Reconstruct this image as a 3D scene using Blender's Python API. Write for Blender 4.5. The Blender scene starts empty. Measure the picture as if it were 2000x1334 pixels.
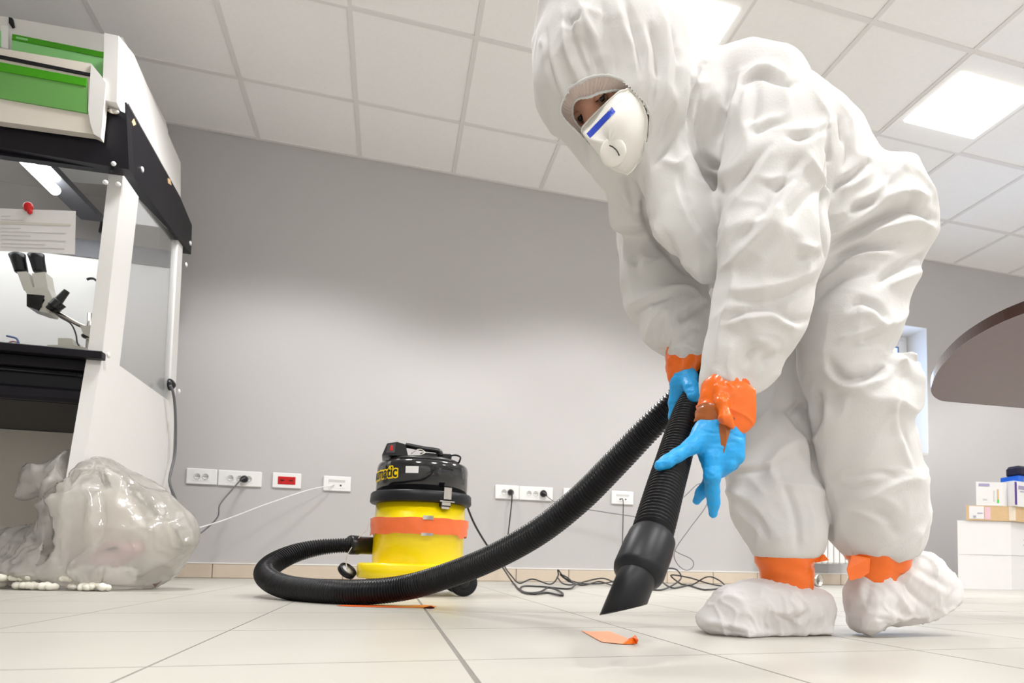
import bpy, math, random
import numpy as np
import openvdb
from mathutils import Vector, Matrix, noise
from mathutils.bvhtree import BVHTree
random.seed(7)
SC = bpy.context.scene
COL = SC.collection

# ------------------------------------------------------------------ camera
FPX, CX, CY, YAW, PITCH, ROLL, CAMH = 1170.56, 1065.27, 1036.2, .2538, .0533, .0196, .13
def _rot():
    cy, sy = math.cos(YAW), math.sin(YAW); cp, sp = math.cos(PITCH), math.sin(PITCH); cr, sr = math.cos(ROLL), math.sin(ROLL)
    f = np.array([sy*cp, cy*cp, sp]); r = np.array([cy, -sy, 0.]); u = np.cross(r, f)
    return cr*r+sr*u, f, -sr*r+cr*u
RV, FV, UV = _rot()
CP = np.array([0, 0, CAMH])
cam = bpy.data.objects.new('camera', bpy.data.cameras.new('camera')); COL.objects.link(cam)
cam.matrix_world = Matrix([[RV[i], UV[i], -FV[i], CP[i]] for i in range(3)]+[[0, 0, 0, 1]])
cam.data.sensor_width = 36; cam.data.lens = FPX/2000*36
cam.data.shift_x = (1000-CX)/2000; cam.data.shift_y = (CY-667)/2000
cam.data.clip_start = .02
cam.data.dof.use_dof = True; cam.data.dof.focus_distance = 1.3; cam.data.dof.aperture_fstop = 7.0
SC.camera = cam
def ray(x, y): return FV+RV*((x-CX)/FPX)-UV*((y-CY)/FPX)
def atD(x, y, D): return CP+ray(x, y)*D
def atX(x, y, X): d = ray(x, y); return CP+d*(X/d[0])
def atY(x, y, Y): d = ray(x, y); return CP+d*(Y/d[1])
def atZ(x, y, Z): d = ray(x, y); return CP+d*((Z-CAMH)/d[2])

# ------------------------------------------------------------------ world, exposure, lamps
w = bpy.data.worlds.new('world'); SC.world = w; w.use_nodes = True
w.node_tree.nodes['Background'].inputs[0].default_value = (.45, .64, 1, 1)
w.node_tree.nodes['Background'].inputs[1].default_value = 9.0
SC.view_settings.view_transform = 'Standard'; SC.view_settings.look = 'None'
SC.view_settings.gamma = 1; SC.view_settings.use_curve_mapping = False
SC.view_settings.exposure = 0.27
LAMP_W, LAMP_CONE, LAMP_BLEND, LAMP_COL = 168.0, 128, .36, (1, .985, .985)
GX0, GY0, GS = -1.4646, 4.0416, .6            # ceiling grid
ZC, YW, XL, XR, YB = 2.715, 3.934, -2.66, 6.6, -3.2
PANELS = [(GX0+GS*(1.5+3*i), 2.54-2.4*j) for j in range(3) for i in range(4)]
for (x, y) in PANELS:
    l = bpy.data.lights.new('ceiling_lamp_light', 'SPOT'); l.spot_size = math.radians(LAMP_CONE); l.spot_blend = LAMP_BLEND   # louvred lamp: cut-off cone
    l.energy = LAMP_W; l.color = LAMP_COL; l.shadow_soft_size = .24
    o = bpy.data.objects.new('ceiling_lamp_light', l); o.location = (x, y, ZC-.04); COL.objects.link(o)

# ------------------------------------------------------------------ materials
def mat(name, col, rough=.5, metal=0, noise_s=0, noise_a=.0, bump=0, bump_s=200, spec=.5, trans=0, alpha=1, sss=0, sheen=0, coat=0, emis=None, es=0, ior=1.45):
    m = bpy.data.materials.new(name); m.use_nodes = True; nt = m.node_tree; b = nt.nodes['Principled BSDF']
    b.inputs['Base Color'].default_value = (*col, 1); b.inputs['Roughness'].default_value = rough
    b.inputs['Metallic'].default_value = metal; b.inputs['Specular IOR Level'].default_value = spec
    b.inputs['Transmission Weight'].default_value = trans; b.inputs['Alpha'].default_value = alpha
    b.inputs['IOR'].default_value = ior
    b.inputs['Sheen Weight'].default_value = sheen; b.inputs['Coat Weight'].default_value = coat
    if sss: b.inputs['Subsurface Weight'].default_value = sss; b.inputs['Subsurface Radius'].default_value = (.01, .006, .004)
    if emis: b.inputs['Emission Color'].default_value = (*emis, 1); b.inputs['Emission Strength'].default_value = es
    tc = nt.nodes.new('ShaderNodeTexCoord')
    if noise_s:
        n = nt.nodes.new('ShaderNodeTexNoise'); n.inputs['Scale'].default_value = noise_s; n.inputs['Detail'].default_value = 4
        nt.links.new(tc.outputs['Object'], n.inputs['Vector'])
        mx = nt.nodes.new('ShaderNodeMix'); mx.data_type = 'RGBA'
        mx.inputs[6].default_value = (*[c*(1-noise_a) for c in col], 1); mx.inputs[7].default_value = (*[min(1, c*(1+noise_a)) for c in col], 1)
        nt.links.new(n.outputs['Fac'], mx.inputs[0]); nt.links.new(mx.outputs[2], b.inputs['Base Color'])
    if bump:
        n = nt.nodes.new('ShaderNodeTexNoise'); n.inputs['Scale'].default_value = bump_s; n.inputs['Detail'].default_value = 3
        nt.links.new(tc.outputs['Object'], n.inputs['Vector'])
        bp = nt.nodes.new('ShaderNodeBump'); bp.inputs['Strength'].default_value = bump; bp.inputs['Distance'].default_value = .002
        nt.links.new(n.outputs['Fac'], bp.inputs['Height']); nt.links.new(bp.outputs[0], b.inputs['Normal'])
    return m
M = dict(
 wall=mat('grey_wall_paint', (.53, .515, .512), .8, noise_s=3, noise_a=.02, bump=.15, bump_s=150),
 white_wall=mat('white_wall_paint', (.87, .865, .86), .8, noise_s=3, noise_a=.02),
 ceil=mat('ceiling_tile_white', (.94, .93, .92), .9, noise_s=60, noise_a=.03, bump=.3, bump_s=400),
 tbar=mat('ceiling_grid_white', (.80, .78, .765), .6, noise_s=9, noise_a=.02),
 grout=mat('grout_grey', (.20, .185, .165), .9, noise_s=40, noise_a=.15),
 tile=mat('floor_tile_cream', (.45, .435, .39), .38, noise_s=7, noise_a=.035, bump=.05, bump_s=60, spec=.5),
 base=mat('skirting_tile_beige', (.64, .545, .44), .4, noise_s=14, noise_a=.06),
 trim=mat('skirting_trim', (.75, .73, .70), .5, noise_s=9, noise_a=.02),
 pvc=mat('white_plastic', (.85, .85, .84), .35, noise_s=15, noise_a=.015),
 pvc2=mat('white_plastic_grey', (.62, .62, .60), .4, noise_s=15, noise_a=.03),
 black=mat('black_plastic', (.009, .009, .010), .3, noise_s=20, noise_a=.2, bump=.05, bump_s=300),
 gloss=mat('glossy_black', (.008, .008, .01), .13, noise_s=20, noise_a=.2, coat=.6),
 rubber=mat('dark_rubber', (.009, .0095, .012), .42, noise_s=25, noise_a=.2, spec=.35),
 hose=mat('black_hose', (.006, .006, .007), .3, noise_s=25, noise_a=.25, spec=.32),
 cable=mat('black_cable', (.02, .02, .022), .45, noise_s=25, noise_a=.2),
 gcable=mat('grey_cable', (.13, .13, .14), .5, noise_s=25, noise_a=.1),
 wcable=mat('white_cable', (.8, .8, .78), .4, noise_s=25, noise_a=.03),
 yellow=mat('yellow_enamel', (.95, .72, .0), .28, noise_s=8, noise_a=.03, coat=.3),
 steel=mat('steel', (.6, .57, .52), .25, 1, noise_s=30, noise_a=.1),
 orange=mat('orange_tape', (.86, .15, .006), .3, noise_s=30, noise_a=.12, bump=.3, bump_s=60, coat=.2),
 orange2=mat('orange_tape_light', (.90, .17, .04), .35, noise_s=30, noise_a=.12, bump=.3, bump_s=60, coat=.2),
 otape=mat('orange_tape_overlap', (.36, .10, .02), .3, noise_s=40, noise_a=.2, coat=.2),
 peach=mat('peach_tape', (.93, .36, .20), .5, noise_s=30, noise_a=.08),
 red=mat('red_plastic', (.55, .01, .01), .3, noise_s=90, noise_a=.4),
 glove=mat('blue_nitrile', (.018, .36, .78), .42, noise_s=25, noise_a=.08, bump=.35, bump_s=220, sss=.1),
 skin=mat('skin', (.86, .46, .32), .45, noise_s=60, noise_a=.22, bump=.2, bump_s=500, sss=.2),
 hair=mat('brow_hair', (.05, .03, .022), .7, noise_s=200, noise_a=.3),
 eye=mat('eye_dark', (.04, .025, .02), .15, noise_s=60, noise_a=.3),
 eyew=mat('shaded_eye_white', (.42, .30, .25), .3, noise_s=60, noise_a=.1),  # eyeball tinted like shadowed skin: the shade is put into its colour
 mask=mat('mask_fleece', (.83, .81, .76), .85, noise_s=120, noise_a=.02, bump=.2, bump_s=500),
 maskb=mat('mask_edge', (.88, .86, .8), .7, noise_s=120, noise_a=.02),
 blue=mat('royal_blue', (.012, .055, .52), .45, noise_s=90, noise_a=.1),
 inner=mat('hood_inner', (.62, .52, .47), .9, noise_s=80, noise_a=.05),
 brown=mat('brown_laminate', (.16, .115, .12), .45, noise_s=30, noise_a=.06),
 brownedge=mat('brown_edge_band', (.045, .02, .015), .14, noise_s=30, noise_a=.15, coat=.5),
 card=mat('cardboard', (.62, .43, .24), .8, noise_s=25, noise_a=.08, bump=.2, bump_s=100),
 boxw=mat('white_carton', (.74, .73, .72), .6, noise_s=20, noise_a=.02),
 purple=mat('purple_print', (.07, .02, .25), .5, noise_s=40, noise_a=.1),
 violet=mat('faint_violet_print', (.36, .33, .5), .6, noise_s=40, noise_a=.1),
 pink=mat('pink_print', (.72, .48, .52), .6, noise_s=40, noise_a=.1),
 green=mat('bright_green', (.05, .33, .0), .45, noise_s=20, noise_a=.03),
 lgreen=mat('pale_green', (.27, .66, .24), .5, noise_s=20, noise_a=.03),
 mgreen=mat('mid_green', (.14, .37, .09), .5, noise_s=20, noise_a=.03),
 gprint=mat('green_print', (.02, .6, .02), .5, noise_s=40, noise_a=.1),
 cabw=mat('cabinet_white', (.76, .75, .73), .3, noise_s=6, noise_a=.012),
 cream=mat('cream_metal', (.76, .71, .63), .4, noise_s=6, noise_a=.02),
 cabb=mat('cabinet_black', (.010, .009, .013), .4, noise_s=20, noise_a=.2, spec=.3),
 smoke=mat('smoked_strip', (.12, .12, .135), .3, noise_s=12, noise_a=.3),
 bluegrey=mat('bluegrey', (.14, .2, .42), .5, noise_s=20, noise_a=.1),
 dblue=mat('dark_blue_cloth', (.012, .012, .035), .8, noise_s=50, noise_a=.3),
 bblue=mat('bright_blue_box', (.0, .11, .62), .4, noise_s=20, noise_a=.05),
 pale=mat('packing_foam', (.85, .82, .72), .8, noise_s=50, noise_a=.04),
 liner=mat('cream_liner', (.72, .64, .52), .6, noise_s=9, noise_a=.08),
 scope=mat('microscope_cream', (.62, .6, .53), .35, noise_s=20, noise_a=.04),
 lampe=mat('lamp_diffuser', (1, 1, 1), .5, emis=(1, .985, .96), es=1.6, noise_s=10, noise_a=.0001),
 tube=mat('lit_tube', (1, 1, 1), .5, emis=(.95, .98, 1), es=9, noise_s=10, noise_a=.0001),
 yprint=mat('yellow_print', (.95, .66, .0), .4, noise_s=20, noise_a=.03),
 blackprint=mat('black_print', (.01, .01, .01), .4, noise_s=20, noise_a=.1),
)
def mix_mat(name, col, fac_trans, rough=.2, noise_s=8, glossy=.5, transl=.35, bumpd=.004):
    """thin plastic film: part see-through, part diffuse/translucent, with a shiny coat"""
    m = bpy.data.materials.new(name); m.use_nodes = True; nt = m.node_tree; nt.nodes.clear(); N = nt.nodes.new; L = nt.links.new
    out = N('ShaderNodeOutputMaterial'); tr = N('ShaderNodeBsdfTransparent'); df = N('ShaderNodeBsdfDiffuse'); tl = N('ShaderNodeBsdfTranslucent'); gl = N('ShaderNodeBsdfGlossy')
    tc = N('ShaderNodeTexCoord'); ns = N('ShaderNodeTexNoise'); ns.inputs['Scale'].default_value = noise_s; ns.inputs['Detail'].default_value = 4
    L(tc.outputs['Object'], ns.inputs['Vector']); bp = N('ShaderNodeBump'); bp.inputs['Strength'].default_value = .6; bp.inputs['Distance'].default_value = bumpd; L(ns.outputs['Fac'], bp.inputs['Height'])
    df.inputs[0].default_value = (*col, 1); tl.inputs[0].default_value = (*col, 1); gl.inputs['Roughness'].default_value = rough
    for n in (df, gl): L(bp.outputs[0], n.inputs['Normal'])
    a = N('ShaderNodeMixShader'); a.inputs[0].default_value = transl; L(df.outputs[0], a.inputs[1]); L(tl.outputs[0], a.inputs[2])
    b = N('ShaderNodeMixShader'); b.inputs[0].default_value = fac_trans; L(a.outputs[0], b.inputs[1]); L(tr.outputs[0], b.inputs[2])
    fr = N('ShaderNodeFresnel'); fr.inputs[0].default_value = 1.45; L(bp.outputs[0], fr.inputs['Normal'])
    mt = N('ShaderNodeMath'); mt.operation = 'MULTIPLY'; mt.inputs[1].default_value = glossy; L(fr.outputs[0], mt.inputs[0])
    c = N('ShaderNodeMixShader'); L(mt.outputs[0], c.inputs[0]); L(b.outputs[0], c.inputs[1]); L(gl.outputs[0], c.inputs[2]); L(c.outputs[0], out.inputs[0])
    return m
M['film'] = mix_mat('plastic_film', (1.0, .97, .91), .50, .07, 22, 1.3, .55, .0025)
M['film2'] = mix_mat('milky_film', (1.0, .96, .88), .2, .15, 14, 1.0, .5)
M['pinkfilm'] = mix_mat('pink_film', (.85, .55, .58), .35, .15, 14, .8)
M['glass'] = mix_mat('clear_panel', (.8, .8, .78), .94, .05, 3, .6, .0, .0)
M['suit'] = mix_mat('white_nonwoven', (.755, .75, .735), .0, .6, 260, .14, .12, .0007)
M['shoe'] = mix_mat('thin_nonwoven', (.84, .83, .82), .0, .6, 260, .14, .3, .0006)

# ------------------------------------------------------------------ object helpers
def link(name, me, m=None, parent=None, smooth=False):
    o = bpy.data.objects.new(name, me); COL.objects.link(o)
    if m is not None: me.materials.append(M[m] if isinstance(m, str) else m)
    if parent is not None:
        o.parent = parent
    if smooth: me.polygons.foreach_set('use_smooth', [True]*len(me.polygons))
    return o
ORIG = {}
def root_of(o):
    while o.parent is not None: o = o.parent
    return o
def obj(name, vf, m, parent=None, smooth=False):
    v, f = vf; v = np.asarray(v, float).reshape(-1, 3)
    if parent is not None:
        v = v-np.array(root_of(parent).location)
        loc = None
    else:
        c = np.array([(v[:, 0].min()+v[:, 0].max())/2, (v[:, 1].min()+v[:, 1].max())/2, v[:, 2].min()]); v = v-c; loc = c
    me = bpy.data.meshes.new(name); me.from_pydata(v.tolist(), [], [list(map(int, q)) for q in f]); me.update()
    o = link(name, me, m, parent, smooth)
    if loc is not None: o.location = loc
    return o
def tag(o, label=None, cat=None, group=None, kind=None):
    if label: o['label'] = label
    if cat: o['category'] = cat
    if group: o['group'] = group
    if kind: o['kind'] = kind
    return o
def thing(name, loc, label, cat, group=None):
    o = bpy.data.objects.new(name, None); COL.objects.link(o); o.location = [float(c) for c in loc]; o.empty_display_size = .05
    return tag(o, label, cat, group)
def setting(name, loc=(0, 0, 0)):
    o = bpy.data.objects.new(name, None); COL.objects.link(o); o.location = loc; o['kind'] = 'structure'; return o
def J(*parts):
    V = []; F = []; n = 0
    for v, f in parts:
        V += [list(p) for p in v]; F += [[i+n for i in q] for q in f]; n += len(v)
    return V, F
def box(x0, x1, y0, y1, z0, z1, bev=0):
    if bev <= 0:
        V = [(x, y, z) for x in (x0, x1) for y in (y0, y1) for z in (z0, z1)]
        return V, [(0, 1, 3, 2), (4, 6, 7, 5), (0, 4, 5, 1), (2, 3, 7, 6), (0, 2, 6, 4), (1, 5, 7, 3)]
    b = min(bev, (x1-x0)*.49, (y1-y0)*.49, (z1-z0)*.49); V = []; idx = {}
    for i, (x, sx) in enumerate(((x0, 1), (x1, -1))):
        for j, (y, sy) in enumerate(((y0, 1), (y1, -1))):
            for k, (z, sz) in enumerate(((z0, 1), (z1, -1))):
                for a, p in enumerate(((x, y+sy*b, z+sz*b), (x+sx*b, y, z+sz*b), (x+sx*b, y+sy*b, z))):
                    idx[i, j, k, a] = len(V); V.append(p)
    I = idx; F = []
    for i in (0, 1): F.append([I[i, 0, 0, 0], I[i, 0, 1, 0], I[i, 1, 1, 0], I[i, 1, 0, 0]][::(1 if i == 0 else -1)])
    for j in (0, 1): F.append([I[0, j, 0, 1], I[1, j, 0, 1], I[1, j, 1, 1], I[0, j, 1, 1]][::(1 if j == 0 else -1)])
    for k in (0, 1): F.append([I[0, 0, k, 2], I[0, 1, k, 2], I[1, 1, k, 2], I[1, 0, k, 2]][::(1 if k == 0 else -1)])
    for j in (0, 1):
        for k in (0, 1): F.append([I[0, j, k, 1], I[0, j, k, 2], I[1, j, k, 2], I[1, j, k, 1]])
    for i in (0, 1):
        for k in (0, 1): F.append([I[i, 0, k, 0], I[i, 0, k, 2], I[i, 1, k, 2], I[i, 1, k, 0]])
        for j in (0, 1): F.append([I[i, j, 0, 0], I[i, j, 0, 1], I[i, j, 1, 1], I[i, j, 1, 0]])
    for i in (0, 1):
        for j in (0, 1):
            for k in (0, 1): F.append([I[i, j, k, 0], I[i, j, k, 1], I[i, j, k, 2]])
    return V, F
def prism(poly, vec):
    n = len(poly); P = [np.asarray(p, float) for p in poly]; V = P+[p+np.asarray(vec, float) for p in P]
    return V, [list(range(n))[::-1], list(range(n, 2*n))]+[[i, (i+1) % n, n+(i+1) % n, n+i] for i in range(n)]
def catmull(P, n=8):
    P = np.asarray(P, float); Q = np.vstack([2*P[0]-P[1], P, 2*P[-1]-P[-2]]); out = []
    for i in range(1, len(Q)-2):
        for k in range(n):
            t = k/n; out.append(.5*((2*Q[i])+(-Q[i-1]+Q[i+1])*t+(2*Q[i-1]-5*Q[i]+4*Q[i+1]-Q[i+2])*t*t+(-Q[i-1]+3*Q[i]-3*Q[i+1]+Q[i+2])*t**3))
    out.append(P[-1]); return np.array(out)
def resample(P, step):
    d = np.r_[0, np.cumsum(np.linalg.norm(np.diff(P[:, :3], axis=0), axis=1))]; n = max(2, int(d[-1]/step)+1); s = np.linspace(0, d[-1], n)
    return np.stack([np.interp(s, d, P[:, k]) for k in range(P.shape[1])], 1), s
def tube(P, R, n=10, cap=True, flat=None):
    P = np.asarray(P, float); m = len(P); R = np.broadcast_to(np.asarray(R, float), (m,)); T = np.gradient(P, axis=0); T /= np.linalg.norm(T, axis=1)[:, None]+1e-12
    nrm = np.cross(T[0], [0, 0, 1.]);
    if np.linalg.norm(nrm) < .2: nrm = np.cross(T[0], [1., 0, 0])
    V = []; F = []
    for i in range(m):
        nrm = nrm-T[i]*(nrm@T[i]); nrm /= np.linalg.norm(nrm); b = np.cross(T[i], nrm)
        for k in range(n):
            a = 2*math.pi*k/n; V.append(P[i]+R[i]*(math.cos(a)*nrm+math.sin(a)*b))
    for i in range(m-1):
        for k in range(n):
            a, b = i*n+k, i*n+(k+1) % n; F.append((a, b, b+n, a+n))
    if cap: F.append(list(range(n))[::-1]); F.append([(m-1)*n+k for k in range(n)])
    return V, F
def revolve(prof, c, axis=(0, 0, 1), n=32, sy=1.0):
    """prof: list of (radius, height along axis)"""
    ax = np.asarray(axis, float); ax /= np.linalg.norm(ax); e = np.array([1., 0, 0]) if abs(ax[0]) < .9 else np.array([0, 1., 0])
    e1 = np.cross(ax, e); e1 /= np.linalg.norm(e1); e2 = np.cross(ax, e1); c = np.asarray(c, float); V = []; F = []
    for r, h in prof:
        for k in range(n):
            a = 2*math.pi*k/n; V.append(c+ax*h+r*(math.cos(a)*e1+sy*math.sin(a)*e2))
    for i in range(len(prof)-1):
        for k in range(n):
            a, b = i*n+k, i*n+(k+1) % n; F.append((a, b, b+n, a+n))
    F.append(list(range(n))[::-1]); F.append([(len(prof)-1)*n+k for k in range(n)])
    return V, F
def ball(c, r, n=12, m=8):
    return revolve([(max(1e-4, math.sin(math.pi*i/m)) , -math.cos(math.pi*i/m)) for i in range(m+1)], (0, 0, 0), n=n) if False else \
        (lambda vf: ([np.asarray(c)+np.asarray(v)*np.asarray(r) for v in vf[0]], vf[1]))(revolve([(max(1e-3, math.sin(math.pi*i/m)), -math.cos(math.pi*i/m)) for i in range(m+1)], (0, 0, 0), n=n))
def quad_on(p0, p1, p2, p3, t, nrm):
    """thin plate over four corners, thickness t along nrm"""
    return prism([p0, p1, p2, p3], np.asarray(nrm, float)*t)
def text_mesh(s, size, bold=0., ext=.0005, res=3):
    c = bpy.data.curves.new('lettering', 'FONT'); c.body = s; c.size = size; c.offset = bold; c.extrude = ext; c.resolution_u = res; c.align_x = 'LEFT'
    o = bpy.data.objects.new('lettering', c); COL.objects.link(o); dg = bpy.context.evaluated_depsgraph_get()
    me = bpy.data.meshes.new_from_object(o.evaluated_get(dg)); V = np.array([v.co[:] for v in me.vertices]); F = [list(p.vertices) for p in me.polygons]
    bpy.data.objects.remove(o); bpy.data.curves.remove(c); bpy.data.meshes.remove(me)
    return V, F

# ------------------------------------------------------------------ floor
floor = obj('floor', box(XL-.1, XR+.1, YB, YW, -.05, -.0005), 'grout'); floor['kind'] = 'structure'
FX, FY, FS = -.6335, .4306, .3658
x = FX-6*FS; tile_me = None; gap = .0035
ix = [i for i in range(-5, 20)]
for j in range(-1, 10):
    for i in ix:
        x0, x1, y0, y1 = FX+FS*i, FX+FS*(i+1), FY+FS*j, FY+FS*(j+1)
        g1 = .0055 if i == 2 else gap/2; g0 = .0055 if i == 1+1 else gap/2
        x0 = max(x0+gap/2, XL+.01); x1 = min(x1-gap/2, XR-.01); y1 = min(y1, YW-.012)
        if x1-x0 < .05 or y1-y0 < .03: continue
        if i == 1: x1 -= .0035
        o = obj('floor_tile', box(x0, x1, y0+gap*.5, y1-gap*.5, -.02, 0), 'tile', floor)
# the rest of the floor behind the camera
obj('floor_screed', box(XL, XR, YB, FY-FS-.002, -.02, 0), 'tile', floor)

# ------------------------------------------------------------------ walls
def wall(name, vf, m='wall'):
    o = obj(name, vf, m); o['kind'] = 'structure'; return o
# far wall with the window opening
WX0, WX1, WZ0, WZ1 = 3.50, 4.258, 1.07, 2.135
wall('wall_back', J(box(XL-.1, WX0, YW, YW+.34, -.05, 2.95), box(WX1, XR+.1, YW, YW+.34, -.05, 2.95), box(WX0, WX1, YW, YW+.34, -.05, WZ0), box(WX0, WX1, YW, YW+.34, WZ1, 2.95)))
wall('wall_left', box(XL-.1, XL, YB, YW, -.05, 2.95), 'wall')
wall('wall_right', box(XR, XR+.1, YB, YW, -.05, 2.95), 'white_wall')
wall('wall_front', box(XL-.1, XR+.1, YB-.1, YB, -.05, 2.95), 'white_wall')
wall('wall_corner', box(XL, -1.379, 3.56, YW-.001, -.002, ZC+.06), 'wall')   # boxed pier beside the cabinet
# window
win = setting('window_1', ((WX0+WX1)/2, YW+.2, WZ0))
wy = YW+.22
rv = .004
obj('window_reveal', J(box(WX1-rv, WX1-.0003, YW+.001, wy, WZ0+rv, WZ1-rv), box(WX0+.0003, WX0+rv, YW+.001, wy, WZ0+rv, WZ1-rv), box(WX0, WX1, YW+.001, wy, WZ1-rv, WZ1-.0003)), 'white_wall', win)
obj('window_sill', box(WX0+.001, WX1-.001, YW+.001, wy, WZ0+.0003, WZ0+.018), 'pvc2', win)
fw = .055
def frame(x0, x1, z0, z1, y0, y1, t, bev=.006):
    return J(box(x0, x0+t, y0, y1, z0, z1, bev), box(x1-t, x1, y0, y1, z0, z1, bev), box(x0+t, x1-t, y0, y1, z1-t, z1, bev), box(x0+t, x1-t, y0, y1, z0, z0+t, bev))
fr = obj('window_frame', frame(WX0+.002, WX1-.006, WZ0+.02, WZ1-.006, wy-.03, wy+.04, fw), 'pvc', win)
obj('window_sash', frame(WX0+fw*.9, WX1-fw*.9-.006, WZ0+.02+fw*.8, WZ1-fw*.9-.006, wy-.045, wy+.01, .06), 'pvc', win)
obj('window_pane', box(WX0+.1, WX1-.1, wy+.012, wy+.018, WZ0+.1, WZ1-.1), 'glass', win)
obj('window_gasket', frame(WX0+.104, WX1-.112, WZ0+.12, WZ1-.11, wy-.047, wy-.042, .012, 0), 'bluegrey', win)
# dark things on the sill
t = tag(obj('folded_cloth', ball((3.93, YW+.12, WZ0+.085), (.11, .07, .067), 14, 8), 'dblue', None, True), 'dark blue folded cloth on the window sill behind the knee', 'cloth')
# baseboard of separate skirting tiles along the far wall
bb = obj('baseboard_back', box(-1.378, XR, YW-.004, YW-.0005, .0, .082), 'grout'); bb['kind'] = 'structure'
bw = .366; x = -1.372
while x < XR-.05:
    x1 = min(x+bw-.004, XR-.01); obj('skirting_tile', box(x, x1, YW-.013, YW-.002, .001, .083, .002), 'base', bb); x += bw
tr = obj('trim_1', box(-1.378, XR, YW-.015, YW-.001, .083, .092, .002), 'trim'); tr['kind'] = 'structure'

# ------------------------------------------------------------------ ceiling
ceil = obj('ceiling', box(XL-.1, XR+.1, YB, YW, 2.83, 2.95), 'white_wall'); ceil['kind'] = 'structure'
gb = []; tw = .012
yi = [GY0-GS*j for j in range(0, 13)]; xi = [GX0+GS*i for i in range(-2, 15)]
for i, xx in enumerate(xi):
    if XL < xx < XR: obj('grid_runner', box(xx-tw, xx+tw, YB, YW-.001, ZC, ZC+.03), 'tbar', ceil)
for j, yy in enumerate(yi):
    if YB < yy < YW: obj('grid_runner', box(XL, XR, yy-tw, yy+tw, ZC+.0004, ZC+.03), 'tbar', ceil)
obj('edge_trim', box(XL, XR, YW-.02, YW-.0015, ZC-.001, ZC+.02), 'tbar', ceil)
panel_cells = set()
for (px, py) in PANELS: panel_cells.add((round((px-GX0)/GS-.5), round((GY0-py)/GS-.5)))
for i in range(-2, 14):
    for j in range(0, 12):
        if (i, j) in panel_cells: continue
        x0 = max(GX0+GS*i+tw*.6, XL); x1 = min(GX0+GS*(i+1)-tw*.6, XR); y1 = min(GY0-GS*j-tw*.6, YW-.002); y0 = max(GY0-GS*(j+1)+tw*.6, YB)
        if x1-x0 < .05 or y1-y0 < .03: continue
        obj('ceiling_tile', box(x0, x1, y0, y1, ZC+.006, ZC+.02, .002), 'ceil', ceil)
# recessed lamps
for k, (px, py) in enumerate(PANELS):
    lab = 'square recessed ceiling lamp outside the picture'
    if abs(px-1.2354) < .1 and py > 2: lab = 'bright square ceiling lamp partly hidden by the hood of the worker'
    elif abs(px-3.035) < .1 and py > 2: lab = 'bright square ceiling lamp above the back of the worker, at the right'
    t = thing('ceiling_lamp', (px, py, ZC-.03), lab, 'lamp', 'recessed lamps of the ceiling')
    h = GS/2-tw*.6
    hx, hy, cy_ = .255, .180, py-.015
    outer = J(box(px-h, px+h, py-h, cy_-hy, ZC-.004, ZC+.02), box(px-h, px+h, cy_+hy, py+h, ZC-.004, ZC+.02), box(px-h, px-hx, cy_-hy, cy_+hy, ZC-.004, ZC+.02), box(px+hx, px+h, cy_-hy, cy_+hy, ZC-.004, ZC+.02))
    obj('lamp_frame', outer, 'ceil', t)
    obj('lamp_diffuser', box(px-hx, px+hx, cy_-hy, cy_+hy, ZC-.02, ZC+.01, .008), 'lampe', t)

# ------------------------------------------------------------------ wall outlets
yp = YW-.011
def plate(px0, py0, px1, py1, cells, label, group, kind='sockets'):
    a = atY(px0, py0, YW); b = atY(px1, py1, YW); x0, x1, z1, z0 = a[0], b[0], a[2], b[2]
    zc = (z0+z1)/2; z0, z1 = zc-.047, zc+.047
    t = thing('wall_outlet', ((x0+x1)/2, YW-.012, z0), label, 'outlet', group)
    obj('plate', box(x0, x1, yp, YW-.001, z0, z1, .004), 'pvc', t)
    xm = (x0+x1)/2
    if kind == 'sockets':
        n = len(cells)
        obj('module_strip', box(xm+min(cells)-.026, xm+max(cells)+.026, yp-.0015, yp, zc-.026, zc+.026), 'pvc', t)
        for c in cells:
            o = obj('socket', revolve([(.0185, 0), (.0185, .0022), (.0165, .0022), (.015, .0005), (.001, .0003)], (xm+c, yp-.0012, zc), (0, -1, 0), 20), 'pvc2', t, True)
            obj('pin_holes', J(*[box(xm+c-.002+d, xm+c+.002+d, yp-.0022, yp-.0016, zc-.002, zc+.002) for d in (-.009, 0, .009)]), 'black', o)
    elif kind == 'red':
        o = obj('red_socket', box(xm-.05, xm+.05, yp-.003, yp, zc-.024, zc+.024, .002), 'red', t)
        for c in (-.025, .025): obj('socket_face', J(revolve([(.019, 0), (.019, .0012), (.016, .0012), (.016, .0002)], (xm+c, yp-.003, zc), (0, -1, 0), 20), *[box(xm+c-.0025+d, xm+c+.0025+d, yp-.0045, yp-.004, zc-.0025, zc+.0025) for d in (-.009, 0, .009)]), 'blackprint' if False else 'red', o)
        for c in (-.025, .025): obj('socket_holes', box(xm+c-.011, xm+c+.011, yp-.0055, yp-.0045, zc-.003, zc+.003), 'black', o)
    else:
        obj('module_strip', box(xm-.05, xm+.05, yp-.0015, yp, zc-.028, zc+.028, .001), 'pvc', t)
        obj('name_strip', box(xm-.048, xm+.048, yp-.0022, yp-.0015, zc+.008, zc+.024), 'pvc2', t)
        for c in (-.02, .022): obj('jack', box(xm+c-.005, xm+c+.005, yp-.0028, yp-.001, zc-.016, zc-.006), 'pvc2' if (c < 0 and kind == 'data1') else 'black', t)
    return xm, zc, t
GL, GR = 'outlet row left of the vacuum cleaner', 'outlet row right of the vacuum cleaner'
plate(365, 917, 424, 945, (-.022, .022), 'white two-socket wall outlet at the left end of the left row', GL)
x2, z2, _ = plate(427, 920, 511, 950, (-.05, 0, .05), 'wide white wall outlet left of the vacuum with one black plug', GL)
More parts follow.
